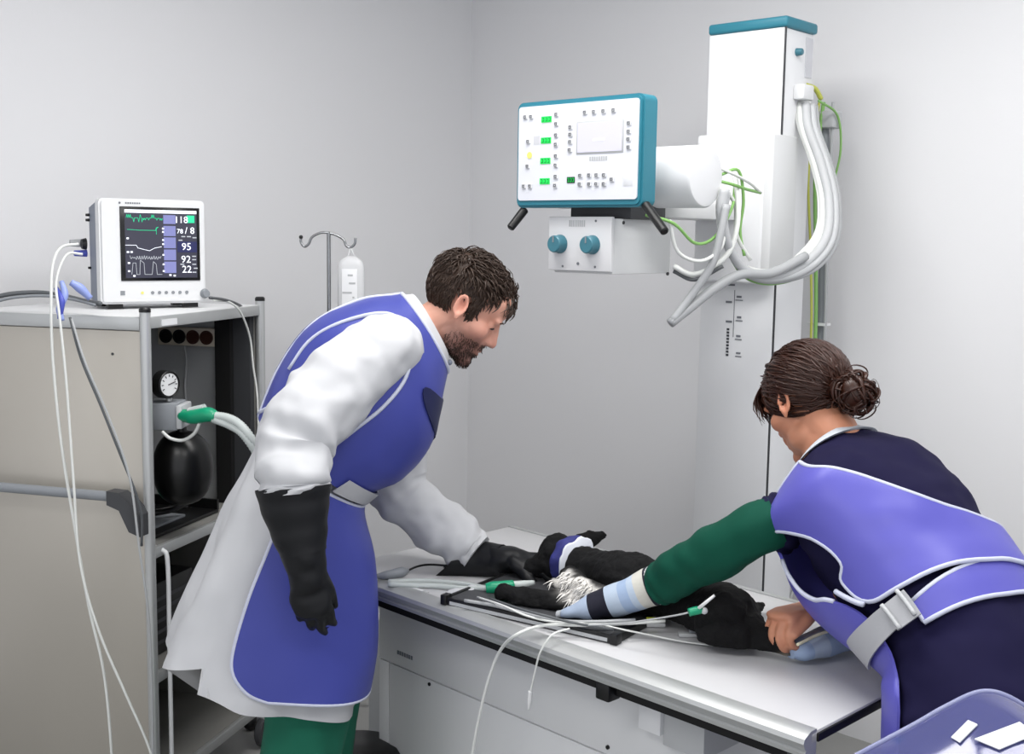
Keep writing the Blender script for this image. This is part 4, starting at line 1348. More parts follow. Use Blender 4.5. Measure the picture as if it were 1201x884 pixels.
# hair
random.seed(11)
def man_mask(x, y, z):
    if y > .03:
        return z > .052+.25*max(0, .075-y)*0+(.0 if abs(x) < .04 else -.25*(abs(x)-.04))
    if y > .0:
        return z > .012-.03*(y > .012)*(1 if z < .03 else 0)-.02
    if y > -.035:
        return z > .022
    return z > -.055-.45*max(0, -.035-y)
cap = MB()
sp = MB().ball((0, -.012, .03), (.0795, .100, .0895), None, 64, 44)
V0 = np.array(sp.v)
F0 = [q for q in sp.f if len(q) == 4 and all(man_mask(*V0[i]) for i in q)]
V0 = np.array([hl(v*(1+.012*nz3(v, 60))) for v in V0])
hair = sub_loc(mesh_obj('hair', V0, F0, 'hair_man', man, 180), man)
hm = MB()
cnt = 0
while cnt < 2200:
    d = np.array([random.gauss(0, 1) for _ in range(3)])
    d /= np.linalg.norm(d)
    q = np.array([0, -.012, .03])+d*np.array([.079, .099, .089])
    if not man_mask(*q):
        continue
    cnt += 1
    # combed forward over the crown, down at the sides and back
    w_ = min(1, max(0, (d[2]-.0)/.75))
    t_ = np.array([0, .9, .1])*w_+np.array([0, .25, -1.0])*(1-w_)
    if d[1] < -.3:
        w_ = min(1, max(0, (-.3-d[1])/.4))*min(1, max(0, (.95-d[2])/.5))
        t_ = t_*(1-w_)+np.array([0, -.15, -1.0])*w_
    if q[1] > .04 and d[2] > .2:
        t_ = np.array([.25*random.choice((-1, 1)), .9, .35])
    t_ = t_+np.array([random.gauss(0, .35) for _ in range(3)])
    t_ = t_-d*np.dot(t_, d)
    t_ /= np.linalg.norm(t_)
    L = (.021+.015*min(1, max(0, (d[2]-.1)/.4)))*random.uniform(.8, 1.25)*(1.35 if q[1] > .05 else 1)
    lift = (.15+.27*min(1, max(0, (d[2]-.1)/.4)))*random.uniform(.6, 1.3)
    pts = [q-d*.004, q+(t_+d*lift)*L*.35, q+(t_+d*lift*.7)*L*.7, q+(t_+d*lift*.1)*L]
    pts = [hl(p) for p in pts]
    lock(hm, pts, random.uniform(.0018, .0032))
lk = sub_loc(hm.build('hair_locks', 'hair_man', hair, 180), man)
tag(lk, kind='stuff')
# gauntlets
def gaunt(name, pts, rad, hand, parent, wr, mat_='glove_rubber', up=None):
    P = [at(*p) for p in pts]
    pcs = [limb(P, rad, 24, 6, up=up)]+hand
    V_, Fc = remesh(pcs, .0042, 3)
    V_ = np.array([v+np.array([0, 0, 0])+.004*np.array([nz3(v, 30), nz3(v+3, 30), nz3(v+7, 30)]) for v in V_])
    return V_, Fc
gh = hand_pieces(at(359, 662, 2.31), at(366, 712, 2.305)-at(359, 662, 2.31), np.array([-.1, 1.0, .0]), mfw+np.array([0, -.3, 0]), .96, spread=3.5, thumb=(30, 26), fat=1.12,
                 curls=((16, 28, 20), (14, 26, 18), (20, 30, 20), (26, 34, 22)))
V_, Fc = gaunt('g', [(345, 590, 2.325), (350, 620, 2.32), (356, 650, 2.315), (361, 680, 2.31)], [(.064, .05), (.056, .045), (.046, .04), (.04, .032)], gh, man, .004, up=(0, 1, 0))
gl = raw_obj('gauntlet', V_-np.array(man.location), Fc, 'glove_rubber', man)
def cuffring(pts, rad, n=40, up=None, cut=None):
    P = [at(*p) for p in pts]
    Pp, Rr = smooth_path(P, rad, 6)
    r_o = tube_rings(Pp, Rr, n, up)
    if cut is not None:
        r_o[0] = [q+cut(q-Pp[0]) for q in r_o[0]]
    r_i = [[p+(q-p)*.95 for q in r] for p, r in zip(Pp, r_o)]
    m = MB()
    m.rings(r_o+r_i[::-1], False)
    return m
sub_loc(cuffring([(344, 571, 2.33), (346, 592, 2.325), (351, 622, 2.32), (356, 648, 2.315)], [(.077, .064), (.07, .056), (.058, .048), (.047, .042)], up=(0, 1, 0)).build('gauntlet_cuff', 'glove_rubber', gl, 70), man)
fh_w = at(600, 655, 2.80)
gh = hand_pieces(fh_w, at(648, 664, 2.765)-fh_w, np.array([.15, .1, -1.0]), np.array([-.2, -1, 0]), 1.1, spread=9, thumb=(40, 20), fat=1.1,
                 curls=((25, 35, 25), (25, 30, 25), (25, 30, 25), (20, 30, 25)))
V_, Fc = gaunt('g', [(548, 655, 2.845), (566, 656, 2.835), (588, 656, 2.81), (606, 656, 2.80)], [(.044, .05), (.041, .044), (.037, .036), (.038, .03)], gh, man, .004, up=(0, 0, 1))
gl2 = raw_obj('gauntlet', V_-np.array(man.location), Fc, 'glove_rubber', man)
sub_loc(cuffring([(533, 654, 2.852), (550, 655, 2.845), (570, 656, 2.83), (590, 656, 2.81)], [(.052, .052), (.048, .05), (.042, .044), (.037, .037)], up=(0, 0, 1), cut=lambda d: np.array([-.055*max(0, -d[2]/.052)+.03*max(0, d[2]/.052), 0, 0])).build('gauntlet_cuff', 'glove_rubber', gl2, 70), man)
# trousers and shoes
for s in (-1, 1):
    hip = pel+mlf*.095*s
    knee = np.array([hip[0]+.03+.02*s, hip[1], .52])
    ank = np.array([hip[0]-.02+.05*s, hip[1], .08])
    P, Rr = smooth_path([hip-np.array([0, 0, .12]), (hip+knee)/2, knee, (knee+ank)/2, ank], [.085, .1, .096, .088, .084], 10)
    rr = [[q+(q-P[i])/np.linalg.norm(q-P[i])*(.008*nz3(q, 12)+.006*nz3(q*np.array([1, 1, .3]), 30)) for q in r] for i, r in enumerate(tube_rings(P, Rr, 36))]
    sub_loc(MB().rings(rr).build('trouser_leg', 'trouser_green', man, 70), man)
    sv, sf = limb([ank+np.array([-.05, 0, -.04]), ank+np.array([.05, .005, -.032]), ank+np.array([.16, .03, -.048])], [(.042, .038), (.046, .045), (.038, .028)], 16, 5)
    sv = [(p[0], p[1], max(p[2], .002)) for p in sv]
    sub_loc(mesh_obj('shoe', sv, sf, 'shoe', man, 180), man)
# ------------------------------------------------------------------ the woman
wfw = np.array([-.62, .78, 0])
wfw /= np.linalg.norm(wfw)
wlf = np.array([-wfw[1], wfw[0], 0])       # her left
wom = thing('person', 'dark-haired woman with bun, navy tunic and violet apron holding the dog', 'person', (.86, 1.93, 0))
spine = [((972, 524), 2.36, .062, .058), ((988, 541), 2.34, .140, .080), ((1010, 570), 2.29, .196, .118), ((1044, 617), 2.225, .192, .140), ((1080, 674), 2.15, .180, .136), ((1112, 726), 2.075, .168, .126), ((1138, 790), 2.00, .190, .138), ((1146, 870), 1.97, .205, .145)]
wc = [at(p[0], p[1], Y) for p, Y, _, _ in spine]
wc += [np.array([wc[-1][0]+.01, wc[-1][1]-.02, .60]), np.array([wc[-1][0]+.01, wc[-1][1]-.02, .42])]
for i_, c in enumerate(wc):
    wc[i_] = c+td*(.0 if i_ < 5 else (.015 if i_ == 5 else .035))
wa = [(a, b) for _, _, a, b in spine]+[(.215, .15), (.22, .155)]
wR = []
for i, c in enumerate(wc):
    t = wc[max(i-1, 0)]-wc[min(i+1, len(wc)-1)]
    if i >= 6:
        t = t*.3+np.array([0, 0, np.linalg.norm(t)])
    t = t/np.linalg.norm(t)
    f = np.cross(wlf, t)
    f /= np.linalg.norm(f)
    wR.append((c, f*wa[i][1], wlf*wa[i][0]))
WS = Surf(wR, .88)
def tun_w(p, t, ph):
    return .007*nz3(p, 9)+.005*nz3(p*np.array([1, 1, 2.0]), 20)+.012*crease(p*np.array([1, 1, 1.4]), 6)*min(1, max(.25, (t-4.5)))-.006
tunic = sub_loc(MB().rings(WS.loft(.15, 9, 90, 110, 0, tun_w)).build('tunic', 'navy', wom, 70), wom)
# short navy sleeves, long green sleeves
sleeve('tunic_sleeve', [(968, 584, 2.29), (940, 598, 2.26), (918, 610, 2.255), (902, 618, 2.265)], [.045, .052, .058, .059], tunic, 'navy', wom, .007, seed=2)
sleeve('green_sleeve', [(912, 611, 2.24), (885, 622, 2.245), (850, 643, 2.28), (812, 662, 2.33), (785, 678, 2.375), (773, 684, 2.395)], [.048, .052, .053, .049, .044, .041], tunic, 'sleeve_green', wom, .006, seed=9)
for c0_, c1_, r, mm in (((783, 679, 2.38), (776, 682, 2.39), .0445, 'sleeve_green'), ((772, 684, 2.398), (767, 686, 2.407), .040, 'white_plastic')):
    a, b = at(*c0_), at(*c1_)
    sub_loc(MB().tube([a, b], r, 28, smooth=False).build('cuff_band', mm, tunic, 40), wom)
sleeve('tunic_sleeve', [(1040, 560, 2.38), (1060, 590, 2.46), (1055, 640, 2.52)], [.065, .068, .058], tunic, 'navy', wom, .006, seed=4)
# collar
rr, rr2 = WS.loft(-.0, .55, 5, 40, .010), WS.loft(.0, .55, 5, 40, .003)
sub_loc(MB().rings(rr+rr2[::-1], False).build('collar', mat('collar_grey', '#b9bfc6', .8), tunic, 60), wom)
# apron
A_ = [(1.0, 100), (1.6, 112), (2.17, 129), (3.13, 153), (3.77, 180), (4.1, 205), (4.3, 235)]
B_ = [(1.35, 50), (1.7, 50), (2.2, 66), (2.8, 86), (3.45, 92), (3.7, 86), (4.23, 92), (4.4, 111), (4.57, 141), (4.77, 171), (4.95, 200), (5.05, 235)]
def wap_w(p, t, ph):
    return .004*nz3(p, 8)+.002*nz3(p, 24)+.035*math.exp(-((t-1.7)/.55)**2-((ph-54)/24)**2)
pt, edge = WS.patch(A_, B_, 26, .014, .006, wap_w)
wapron = sub_loc(pt.build('lead_apron', 'apron_violet_w', wom, 70), wom)
sub_loc(strip_tube(edge+edge[:1], .0046).build('piping', 'piping', wapron, 180), wom)
# front panel and skirt
fa = [(1.5, 46), (2.3, 46), (2.7, 50), (3.2, 56), (3.55, 64), (3.75, 74), (4.25, 84), (4.9, 82), (5.6, 76), (6.6, 72), (7.6, 70), (8.6, 68), (8.8, 60)]
fb = [(t, -62) for t, _ in fa]
def hang(p, t, ph):
    # the front hangs away from the leaning body
    return wap_w(p, t, ph)+.045*math.exp(-((t-3.2)/1.1)**2)*max(0, math.cos(math.radians(min(90, abs(ph)*1.0))))**.5
pt, edge = WS.patch(fa, fb, 40, .012, .006, hang)
sub_loc(pt.build('front_panel', 'apron_violet_w', wapron, 70), wom)
sub_loc(strip_tube(edge[8:27], .0045).build('piping', 'piping', wapron, 180), wom)
sub_loc(strip_tube([WS.p(3.72+.5*i/8, 80+10*i/8, .024) for i in range(9)], .005).build('strap', 'piping', wapron, 180), wom)
pt, edge = WS.patch([(4.72, 112), (4.72, 150), (4.8, 190), (4.95, 235)], [(5.05, 112), (5.12, 150), (5.22, 190), (5.3, 235)], 10, .008, .005, wap_w)
sub_loc(pt.build('lower_panel', 'apron_violet_w', wapron, 70), wom)
sub_loc(strip_tube(edge+edge[:1], .0045).build('piping', 'piping', wapron, 180), wom)
bel = sub_loc(WS.patch([(4.28, 46), (4.4, 80), (4.55, 112)], [(4.82, 46), (4.86, 80), (4.93, 112)], 10, .026, .005)[0].build('belt', 'belt_grey', wapron, 70), wom)
sub_loc(WS.patch([(4.5, 98), (4.56, 114)], [(4.95, 98), (4.99, 114)], 6, .034, .006)[0].build('buckle', 'belt_grey', bel, 70), wom)
for ph in (100, 111):
    sub_loc(strip_tube([WS.p(4.5+.46*i/8, ph, .044) for i in range(9)], .004).build('buckle_bar', 'light_grey', bel, 180), wom)
# body
wh_R = frame((-.50, .87, 0), math.radians(34))
wh_t = at(948, 469, 2.42)
def wl_(p):
    return wh_R@np.array(p)+wh_t
wp_ = [xform(p, wh_R*.97, wh_t) for p in head_pieces()]
nk = at(970, 524, 2.365)
pel = wc[6]
sL, eL, wL = at(940, 598, 2.26), at(852, 642, 2.28), at(768, 686, 2.405)
sR, eR, wRr = at(1050, 572, 2.42), at(1035, 688, 2.36), at(952, 713, 2.31)
legs = []
for s_ in (-1, 1):
    hip = pel+wlf*.07*s_
    knee = np.array([hip[0]+.0, hip[1]+.02, .48])
    ank = np.array([hip[0]+.02, hip[1]-.03, .08])
    legs += [limb([hip, (hip+knee)/2, knee, (knee+ank)/2, ank], [.07, .07, .055, .05, .036], 14, 4), limb([ank+np.array([.02, -.03, -.03]), ank+wfw*.06+np.array([0, 0, -.04]), ank+wfw*.15+np.array([0, 0, -.055])], [.03, .032, .022], 12, 4)]
wbody = wp_+legs+[limb([wl_((0, -.012, -.05)), wl_((0, -.035, -.10)), nk, wc[1]], [.05, .048, .052, .07], 18, 5),
                  limb([wc[1], wc[2], wc[3], wc[4], wc[5], pel], [(.07, .05), (.12, .08), (.13, .09), (.12, .09), (.115, .085), (.13, .09)], 18, 4, up=wfw),
                  limb([sL, (sL+eL)/2, eL, (eL+wL)/2, wL], [.045, .04, .034, .032, .024], 14, 4), limb([sR, (sR+eR)/2, eR, (eR+wRr)/2, wRr], [.045, .04, .036, .034, .026], 14, 4)]
wbody += hand_pieces(wL, at(735, 702, 2.43)-wL, np.array([0, 0, -1.0]), np.array([.5, .6, 0]), .72, (4, 8, 8))
wbody += hand_pieces(wRr, at(906, 723, 2.245)-wRr, np.array([-.35, -.45, -1.0]), np.array([-.3, -1, .5]), .98, spread=4, thumb=(30, 25), curls=((45, 60, 45), (48, 60, 45), (50, 60, 45), (52, 60, 45)))
V_, Fc = remesh(wbody, .0042, 3)
V_ = sockets(V_, wh_R, wh_t)
raw_obj('body', V_-np.array(wom.location), Fc, 'skin_woman', wom, tint_of(V_, wh_R, wh_t, False))
for s_ in (-1, 1):
    ey = MB().ball((0, 0, 0), (.0125, .007, .0045))
    xf = xform((ey.v, ey.f), wh_R, wl_((s_*.03, .0795, .0005)))
    sub_loc(mesh_obj('eye', *xf, 'eye_dark', wom, 180), wom)
    br_ = MB()
    for i in range(12):
        u = i/11
        p0 = np.array([s_*(.014+.034*u), .090-.016*u*u, .022+.005*math.sin(u*2.6)])
        br_.tube([wl_(p0), wl_(p0+np.array([s_*.006, -.001, .003-.004*u]))], .0013, 5, smooth=False)
    sub_loc(br_.build('eyebrow', 'hair_woman', wom, 180), wom)
# bracelet
d_ = at(990, 702, 2.34)-wRr
d_ /= np.linalg.norm(d_)
c_ = wRr+d_*.035
P_ = [c_, c_+d_*.001]
ringp = tube_rings(P_, [.031, .031], 24)[0]
sub_loc(strip_tube(ringp+ringp[:2], .0022).build('bracelet', mat('gold', '#c99a3c', .3, metal=.8), wom, 180), wom)
# hair
random.seed(21)
def wom_mask(x, y, z):
    if y > .035:
        return z > .035
    if y > .0:
        return z > .0
    if y > -.03:
        return z > .02
    return z > -.04-.7*max(0, -.03-y)
BUN = np.array([0, -.122, -.045])
sp = MB().ball((0, -.012, .03), (.0795, .101, .0895), None, 64, 44)
V0 = np.array(sp.v)
F0 = [q for q in sp.f if len(q) == 4 and all(wom_mask(*V0[i]) for i in q)]
V0 = np.array([wl_(v) for v in V0])
whair = sub_loc(mesh_obj('hair', V0, F0, 'hair_woman', wom, 180), wom)
hm = MB()
def onscalp(v, k_=1.05):
    d = v-np.array([0, -.012, .03])
    e = np.linalg.norm(d/np.array([.075, .095, .085]))
    return np.array([0, -.012, .03])+d/e*k_
cnt = 0
while cnt < 900:
    d = np.array([random.gauss(0, 1) for _ in range(3)])
    d /= np.linalg.norm(d)
    q = np.array([0, -.012, .03])+d*np.array([.077, .098, .087])
    if not wom_mask(*q):
        continue
    cnt += 1
    tgt = BUN*.82+np.array([random.gauss(0, .012), 0, random.gauss(0, .012)])
    j = np.array([random.gauss(0, .004) for _ in range(3)])
    L = random.uniform(.45, .8)
    kk = 1.06+random.uniform(-.01, .035)
    pts = [onscalp(q, 1.03)]+[onscalp(q*(1-u*L)+tgt*u*L+j, kk) for u in (.25, .5, .75, 1.0)]
    lock(hm, [wl_(p) for p in pts], random.uniform(.003, .0055), .4)
lk = sub_loc(hm.build('hair_locks', 'hair_woman', whair, 180), wom)
tag(lk, kind='stuff')
hm = MB()
for i in range(70):
    x = random.uniform(-.062, .062)
    q = np.array([x, .06+random.uniform(-.01, .012)-abs(x)*.25, .085-abs(x)*.35])
    e_ = .095-abs(x)*.55
    pts = [q, np.array([x*1.08, e_+.012, .066-abs(x)*.3]), np.array([x*1.14+random.gauss(0, .004), e_+.020, .040-abs(x)*.3]), np.array([x*1.18+random.gauss(0, .006), e_+.017, .010+random.uniform(-.012, .01)-abs(x)*.25])]
    lock(hm, [wl_(p) for p in pts], random.uniform(.003, .005), .4)
lk = sub_loc(hm.build('fringe', 'hair_woman', whair, 180), wom)
tag(lk, kind='stuff')
hm = MB()
hm.ball(wl_(BUN), (.033, .035, .036))
for i in range(150):
    d = np.array([random.gauss(0, 1) for _ in range(3)])
    d /= np.linalg.norm(d)
    e1 = np.cross(d, np.array([random.gauss(0, 1) for _ in range(3)]))
    e1 /= np.linalg.norm(e1)
    r0 = random.uniform(.020, .034) if i < 120 else random.uniform(.036, .044)
    kk = random.uniform(.013, .024)
    pts = [BUN+d*r0+e1*kk*math.cos(a)*1.0+d*kk*math.sin(a)*.6+np.cross(d, e1)*a*.003 for a in np.linspace(0, random.uniform(1.8, 3.8), 6)]
    lock(hm, [wl_(p) for p in pts], random.uniform(.0035, .0065) if i < 120 else random.uniform(.0014, .0024), .5)
lk = sub_loc(hm.build('bun', 'hair_woman', whair, 180), wom)
tag(lk, kind='stuff')
# trousers and shoes
for s_ in (-1, 1):
    hip = pel+wlf*.09*s_
    knee = np.array([hip[0], hip[1]+.02, .48])
    ank = np.array([hip[0]+.02, hip[1]-.03, .08])
    P, Rr = smooth_path([hip-np.array([0, 0, .05]), (hip+knee)/2, knee, (knee+ank)/2, ank], [.105, .10, .088, .08, .078], 8)
    rr = [[q+(q-P[i])/np.linalg.norm(q-P[i])*(.008*nz3(q, 12)) for q in r] for i, r in enumerate(tube_rings(P, Rr, 30))]
    sub_loc(MB().rings(rr).build('trouser_leg', 'sleeve_green', wom, 70), wom)
    sv, sf = limb([ank-wfw*.05+np.array([0, 0, -.04]), ank+wfw*.05+np.array([0, 0, -.032]), ank+wfw*.15+np.array([0, 0, -.048])], [(.04, .036), (.043, .042), (.035, .027)], 16, 5)
    sv = [(p[0], p[1], max(p[2], .002)) for p in sv]
    sub_loc(mesh_obj('shoe', sv, sf, 'shoe', wom, 180), wom)
# ------------------------------------------------------------------ the dog
mat('dog_fur', '#ffffff', .85, var=.12, nscale=60, bump=.5, bscale=140, attr='tint', spec=.25)
dog = thing('dog', 'black dog with white throat lying on its side on the x-ray table', 'dog', atz(760, 700, TZ))
def dz(px, py, z):
    return atz(px, py, TZ+z)
hd = dz(656, 656, .062)
nk1, ch, bl, ru = dz(700, 670, .06), dz(738, 682, .062), dz(800, 702, .058), dz(850, 720, .06)
muz = dz(622, 668, .035)
ax = (ru-ch)/np.linalg.norm(ru-ch)
dp = [limb([nk1, ch, (ch+bl)/2, bl, ru], [.052, .068, .065, .058, .064], 22, 6), limb([hd, nk1, ch], [.046, .05, .06], 18, 5), blob(hd, (.056, .055, .052)), blob(hd+np.array([-.004, .01, .018]), (.045, .045, .042)),
      limb([hd, (hd+muz)/2, muz], [.045, .034, .024], 16, 4), blob(muz+np.array([-.01, 0, -.004]), (.018, .018, .014))]
# ears: one upright behind the head, one folded on the table side
e0, e1, e2 = at(676, 642, 2.82), at(692, 633, 2.83), at(708, 626, 2.84)
dp.append(limb([e0, e1, e2], [(.030, .014), (.026, .009), (.010, .005)], 12, 5, up=(0, 1, 0)))
dp.append(limb([dz(652, 684, .05), dz(662, 694, .03), dz(668, 702, .012)], [(.02, .01), (.018, .008), (.01, .005)], 12, 5))
# white ruff swelling out of the throat
dp.append(limb([dz(668, 676, .06), dz(676, 686, .058), dz(690, 693, .056), dz(712, 698, .056)], [.026, .030, .028, .022], 16, 5))
# forelegs towards the camera side, under the striped cloth and out to the left
sh = dz(735, 702, .05)
for p1, p2, p3 in ((dz(705, 711, .03), dz(660, 711, .024), dz(618, 705, .024)), (dz(690, 704, .035), dz(640, 702, .034), dz(600, 696, .034))):
    dp.append(limb([sh, p1, p2, p3, p3+(p3-p2)*.25], [.036, .026, .020, .019, .02], 14, 4))
# hind legs: thigh folded, hock, paw held by the woman
th = dz(842, 738, .045)
hk, pw = dz(885, 752, .03), dz(918, 760, .026)
dp.append(limb([dz(848, 722, .065), th, dz(866, 747, .036), hk, pw], [.055, .046, .032, .022, .020], 16, 5))
dp.append(limb([dz(862, 714, .05), dz(880, 736, .045), dz(897, 742, .046), dz(914, 748, .05)], [.045, .034, .022, .019], 16, 5))
for k_ in range(4):
    dp.append(blob(pw+ax*.016+tn*(.014-.009*k_)+np.array([0, 0, -.006]), (.011, .0085, .008)))
# tail
dp.append(limb([ru+ax*.045, dz(880, 718, .03), dz(892, 712, .015)], [.025, .018, .012], 10, 4))
V_, Fc = remesh(dp, .0045, 4)
V_ = np.array([v+.0045*np.array([nz3(v, 35), nz3(v+3, 35), nz3(v+9, 35)])+.0025*np.array([nz3(v, 90), nz3(v+2, 90), nz3(v+5, 90)]) for v in V_])
V_[:, 2] = np.maximum(V_[:, 2], TZ+.0205)
blk, wht = np.array([.0045, .0045, .005]), np.array([.72, .70, .67])
wq = [(dz(670, 682, .085), .042), (dz(684, 691, .075), .036), (dz(660, 684, .06), .03), (dz(706, 696, .07), .026), (dz(748, 694, .10), .02)]
g = np.zeros(len(V_))
for c, r in wq:
    d = np.linalg.norm(V_-c, axis=1)+.008*np.array([nz3(v, 60) for v in V_])
    g = np.maximum(g, 1/(1+np.exp((d-r)/.0035)))
sole = 1/(1+np.exp((np.linalg.norm((V_-(pw+np.array([0, -.03, -.02])))*np.array([1, 1, 1]), axis=1)-.02)/.003))
tint = blk[None]*(1-g[:, None])+wht[None]*g[:, None]
tint = tint*(1-sole[:, None])+np.array([.16, .14, .11])[None]*sole[:, None]
raw_obj('body', V_-np.array(dog.location), Fc, 'dog_fur', dog, tint)
# white ruff tufts
random.seed(8)
hm = MB()
for i in range(300):
    c, r = random.choice(wq[:4])
    d = np.array([random.gauss(0, 1) for _ in range(3)])
    d /= np.linalg.norm(d)
    near_ = np.linalg.norm(V_-(c+d*.03), axis=1)
    q = V_[near_.argmin()]
    if g[near_.argmin()] < .6:
        continue
    out = q-(nk1*.5+ch*.5)
    out /= np.linalg.norm(out)
    t_ = np.array([-.5, -.3, -.6])+np.array([random.gauss(0, .3) for _ in range(3)])
    p3 = q+(out*.4+t_*.8)*.022
    p3[2] = max(p3[2], TZ+.022)
    lock(hm, [q, q+(out*.8+t_*.3)*.008, p3], .0028, .5)
hm.v = [tuple(np.array(v)-np.array(dog.location)) for v in hm.v]
tag(hm.build('ruff', mat('white_fur', '#dcd9d4', .9, var=.1, nscale=40), dog, 180), kind='stuff')
def RD(pts):
    return rel(dog, pts)

# bandage round the dog's head
bnd = thing('head_bandage', 'violet blue bandage with white tape wrapped behind the dog\'s head', 'bandage', dz(680, 662, .08))
bc = (hd*.62+nk1*.38)+np.array([0, 0, .006])
bd_ = (nk1-hd)/np.linalg.norm(nk1-hd)
def ringband(c, d, r, w, n=36, amp=.03):
    rr = []
    for u in (-1, -.6, 0, .6, 1):
        P_ = [c+d*w*u, c+d*(w*u+.001)]
        ring = tube_rings(P_, [r*(1 if abs(u) < 1 else .97)]*2, n)[0]
        rr.append([P_[0]+(q-P_[0])*(1+amp*nz3(q, 50)) for q in ring])
    return rr
mat('bandage_blue', '#2d3070', .7, var=.5, nscale=45, bump=.3, bscale=80)
mat('tape_white', '#d9dde6', .6, var=.08)
MB().rings([rel(bnd, r) for r in ringband(bc-bd_*.004, bd_, .060, .015, amp=.16)]).build('bandage', 'bandage_blue', bnd, 70)
MB().rings([rel(bnd, r) for r in ringband(bc+bd_*.014, bd_, .0605, .0032, amp=.16)]).build('tape', 'tape_white', bnd, 70)
m = MB().tube(rel(bnd, [at(668, 640, 2.73), at(680, 633, 2.735), at(692, 641, 2.735)]), [.006, .007, .006], 8)
m.build('tape_end', 'tape_white', bnd, 180)

# breathing tube with green connector at the dog's mouth
def world_tube(name, pts, r, m, n=8, parent=None, root=None, res=6):
    o = MB().tube(pts, r, n, res).build(name, m, parent, 180)
    if root is not None:
        sub_loc(o, root)
    return o
tub = thing('breathing_tube', 'clear breathing tube with green connector lying beside the dog\'s muzzle', 'breathing tube', dz(580, 686, .0))
world_tube('connector', [dz(570, 690, .024), dz(578, 689, .026), dz(590, 688, .028), dz(602, 686, .03)], [.012, .0145, .014, .012], 'green_hose', 14, tub, tub)
world_tube('adapter', [dz(601, 686, .03), dz(612, 685, .03), dz(626, 683, .03)], [.0095, .009, .006], 'clear_hose', 12, tub, tub)
for off in (0, 5):
    world_tube('hose', [dz(572, 690, .022), dz(545, 685+off, .012), dz(515, 682+off, .008), dz(485, 681+off, .007), dz(455, 682+off*.6, .007)], .0062, 'clear_hose', 10, tub, tub)

# striped cloths
mat('stripe_base', '#a9bdd6', .8, var=.06, nscale=20, bump=.2, bscale=120)
STR = [('#a7abb0', .0), ('#9dabc0', .08), ('#0d0e20', .36), ('#a9b7c8', .50), ('#93a6c2', .64), ('#a9b7c8', .74), ('#bdbbb3', .80), ('#0e0f21', .93), ('#c2c5ca', .985)]
for h, _ in STR:
    mat('cloth_'+h[1:], h, .8, var=.06, nscale=20, bump=.2, bscale=120)
def stripe_obj(name, rings, parent, cuts):
    """sleeve of cloth cut into coloured bands along its length"""
    m = MB().rings(rings)
    o = mesh_obj(name, m.v, m.f, None, parent, 70)
    names = ['cloth_'+h[1:] for h, _ in STR]
    for nme in names:
        o.data.materials.append(MATS[nme])
    return o
cl1 = thing('striped_cloth', 'blue, navy and cream striped cloth mitt over the dog\'s forelegs at the green sleeve', 'cloth', dz(715, 705, .02))
P, Rr = smooth_path([at(655, 721, 2.47), at(672, 717, 2.455), at(700, 710, 2.44), at(728, 701, 2.43), at(752, 692, 2.415), at(769, 686, 2.405)], [(.010, .006), (.026, .014), (.038, .028), (.042, .035), (.042, .038), (.041, .041)], 8)
rr = tube_rings(P, Rr, 32, up=(0, 0, 1))
rr = [[q+(q-P[i])/max(1e-6, np.linalg.norm(q-P[i]))*(.004*nz3(q, 22)+.003*crease(q, 14)) for q in r] for i, r in enumerate(rr)]
segs = len(rr)-1
for j, (h, u0) in enumerate(STR):
    u1 = STR[j+1][1] if j+1 < len(STR) else 1.0
    def at_u(u):
        x = u*segs
        i = min(int(x), segs-1)
        return [np.array(a)*(1-x+i)+np.array(b)*(x-i) for a, b in zip(rr[i], rr[i+1])]
    us = np.linspace(u0, u1, max(3, int((u1-u0)*40)))
    sub_loc(MB().rings([at_u(u) for u in us]).build('cloth_band', 'cloth_'+h[1:], cl1, 70), cl1)
cl2 = thing('striped_cloth', 'blue and navy striped cloth bag lying under the woman\'s bare wrist', 'cloth', dz(965, 752, .0))
P, Rr = smooth_path([dz(925, 764, .026), dz(940, 760, .03), dz(970, 752, .034), dz(1000, 742, .036), dz(1035, 732, .036), dz(1060, 726, .034)], [(.02, .012), (.034, .022), (.038, .028), (.038, .030), (.036, .030), (.02, .02)], 8)
rr = tube_rings(P, Rr, 28, up=(0, 0, 1))
rr = [[q+(q-P[i])/max(1e-6, np.linalg.norm(q-P[i]))*(.004*nz3(q, 25)) for q in r] for i, r in enumerate(rr)]
segs = len(rr)-1
bands = [('93a6c2', 0), ('a9b7c8', .22), ('93a6c2', .34), ('0d0e20', .58), ('93a6c2', .86)]
for j, (h, u0) in enumerate(bands):
    u1 = bands[j+1][1] if j+1 < len(bands) else 1.0
    us = np.linspace(u0, u1, max(3, int((u1-u0)*30)))
    sub_loc(MB().rings([at_u(u) for u in us]).build('cloth_band', 'cloth_'+h, cl2, 70), cl2)
sub_loc(MB().tube([dz(935, 756, .058), dz(960, 744, .066), dz(985, 736, .07)], .003, 6).build('hem', mat('cream', '#d8d2b4', .8), cl2, 180), cl2)

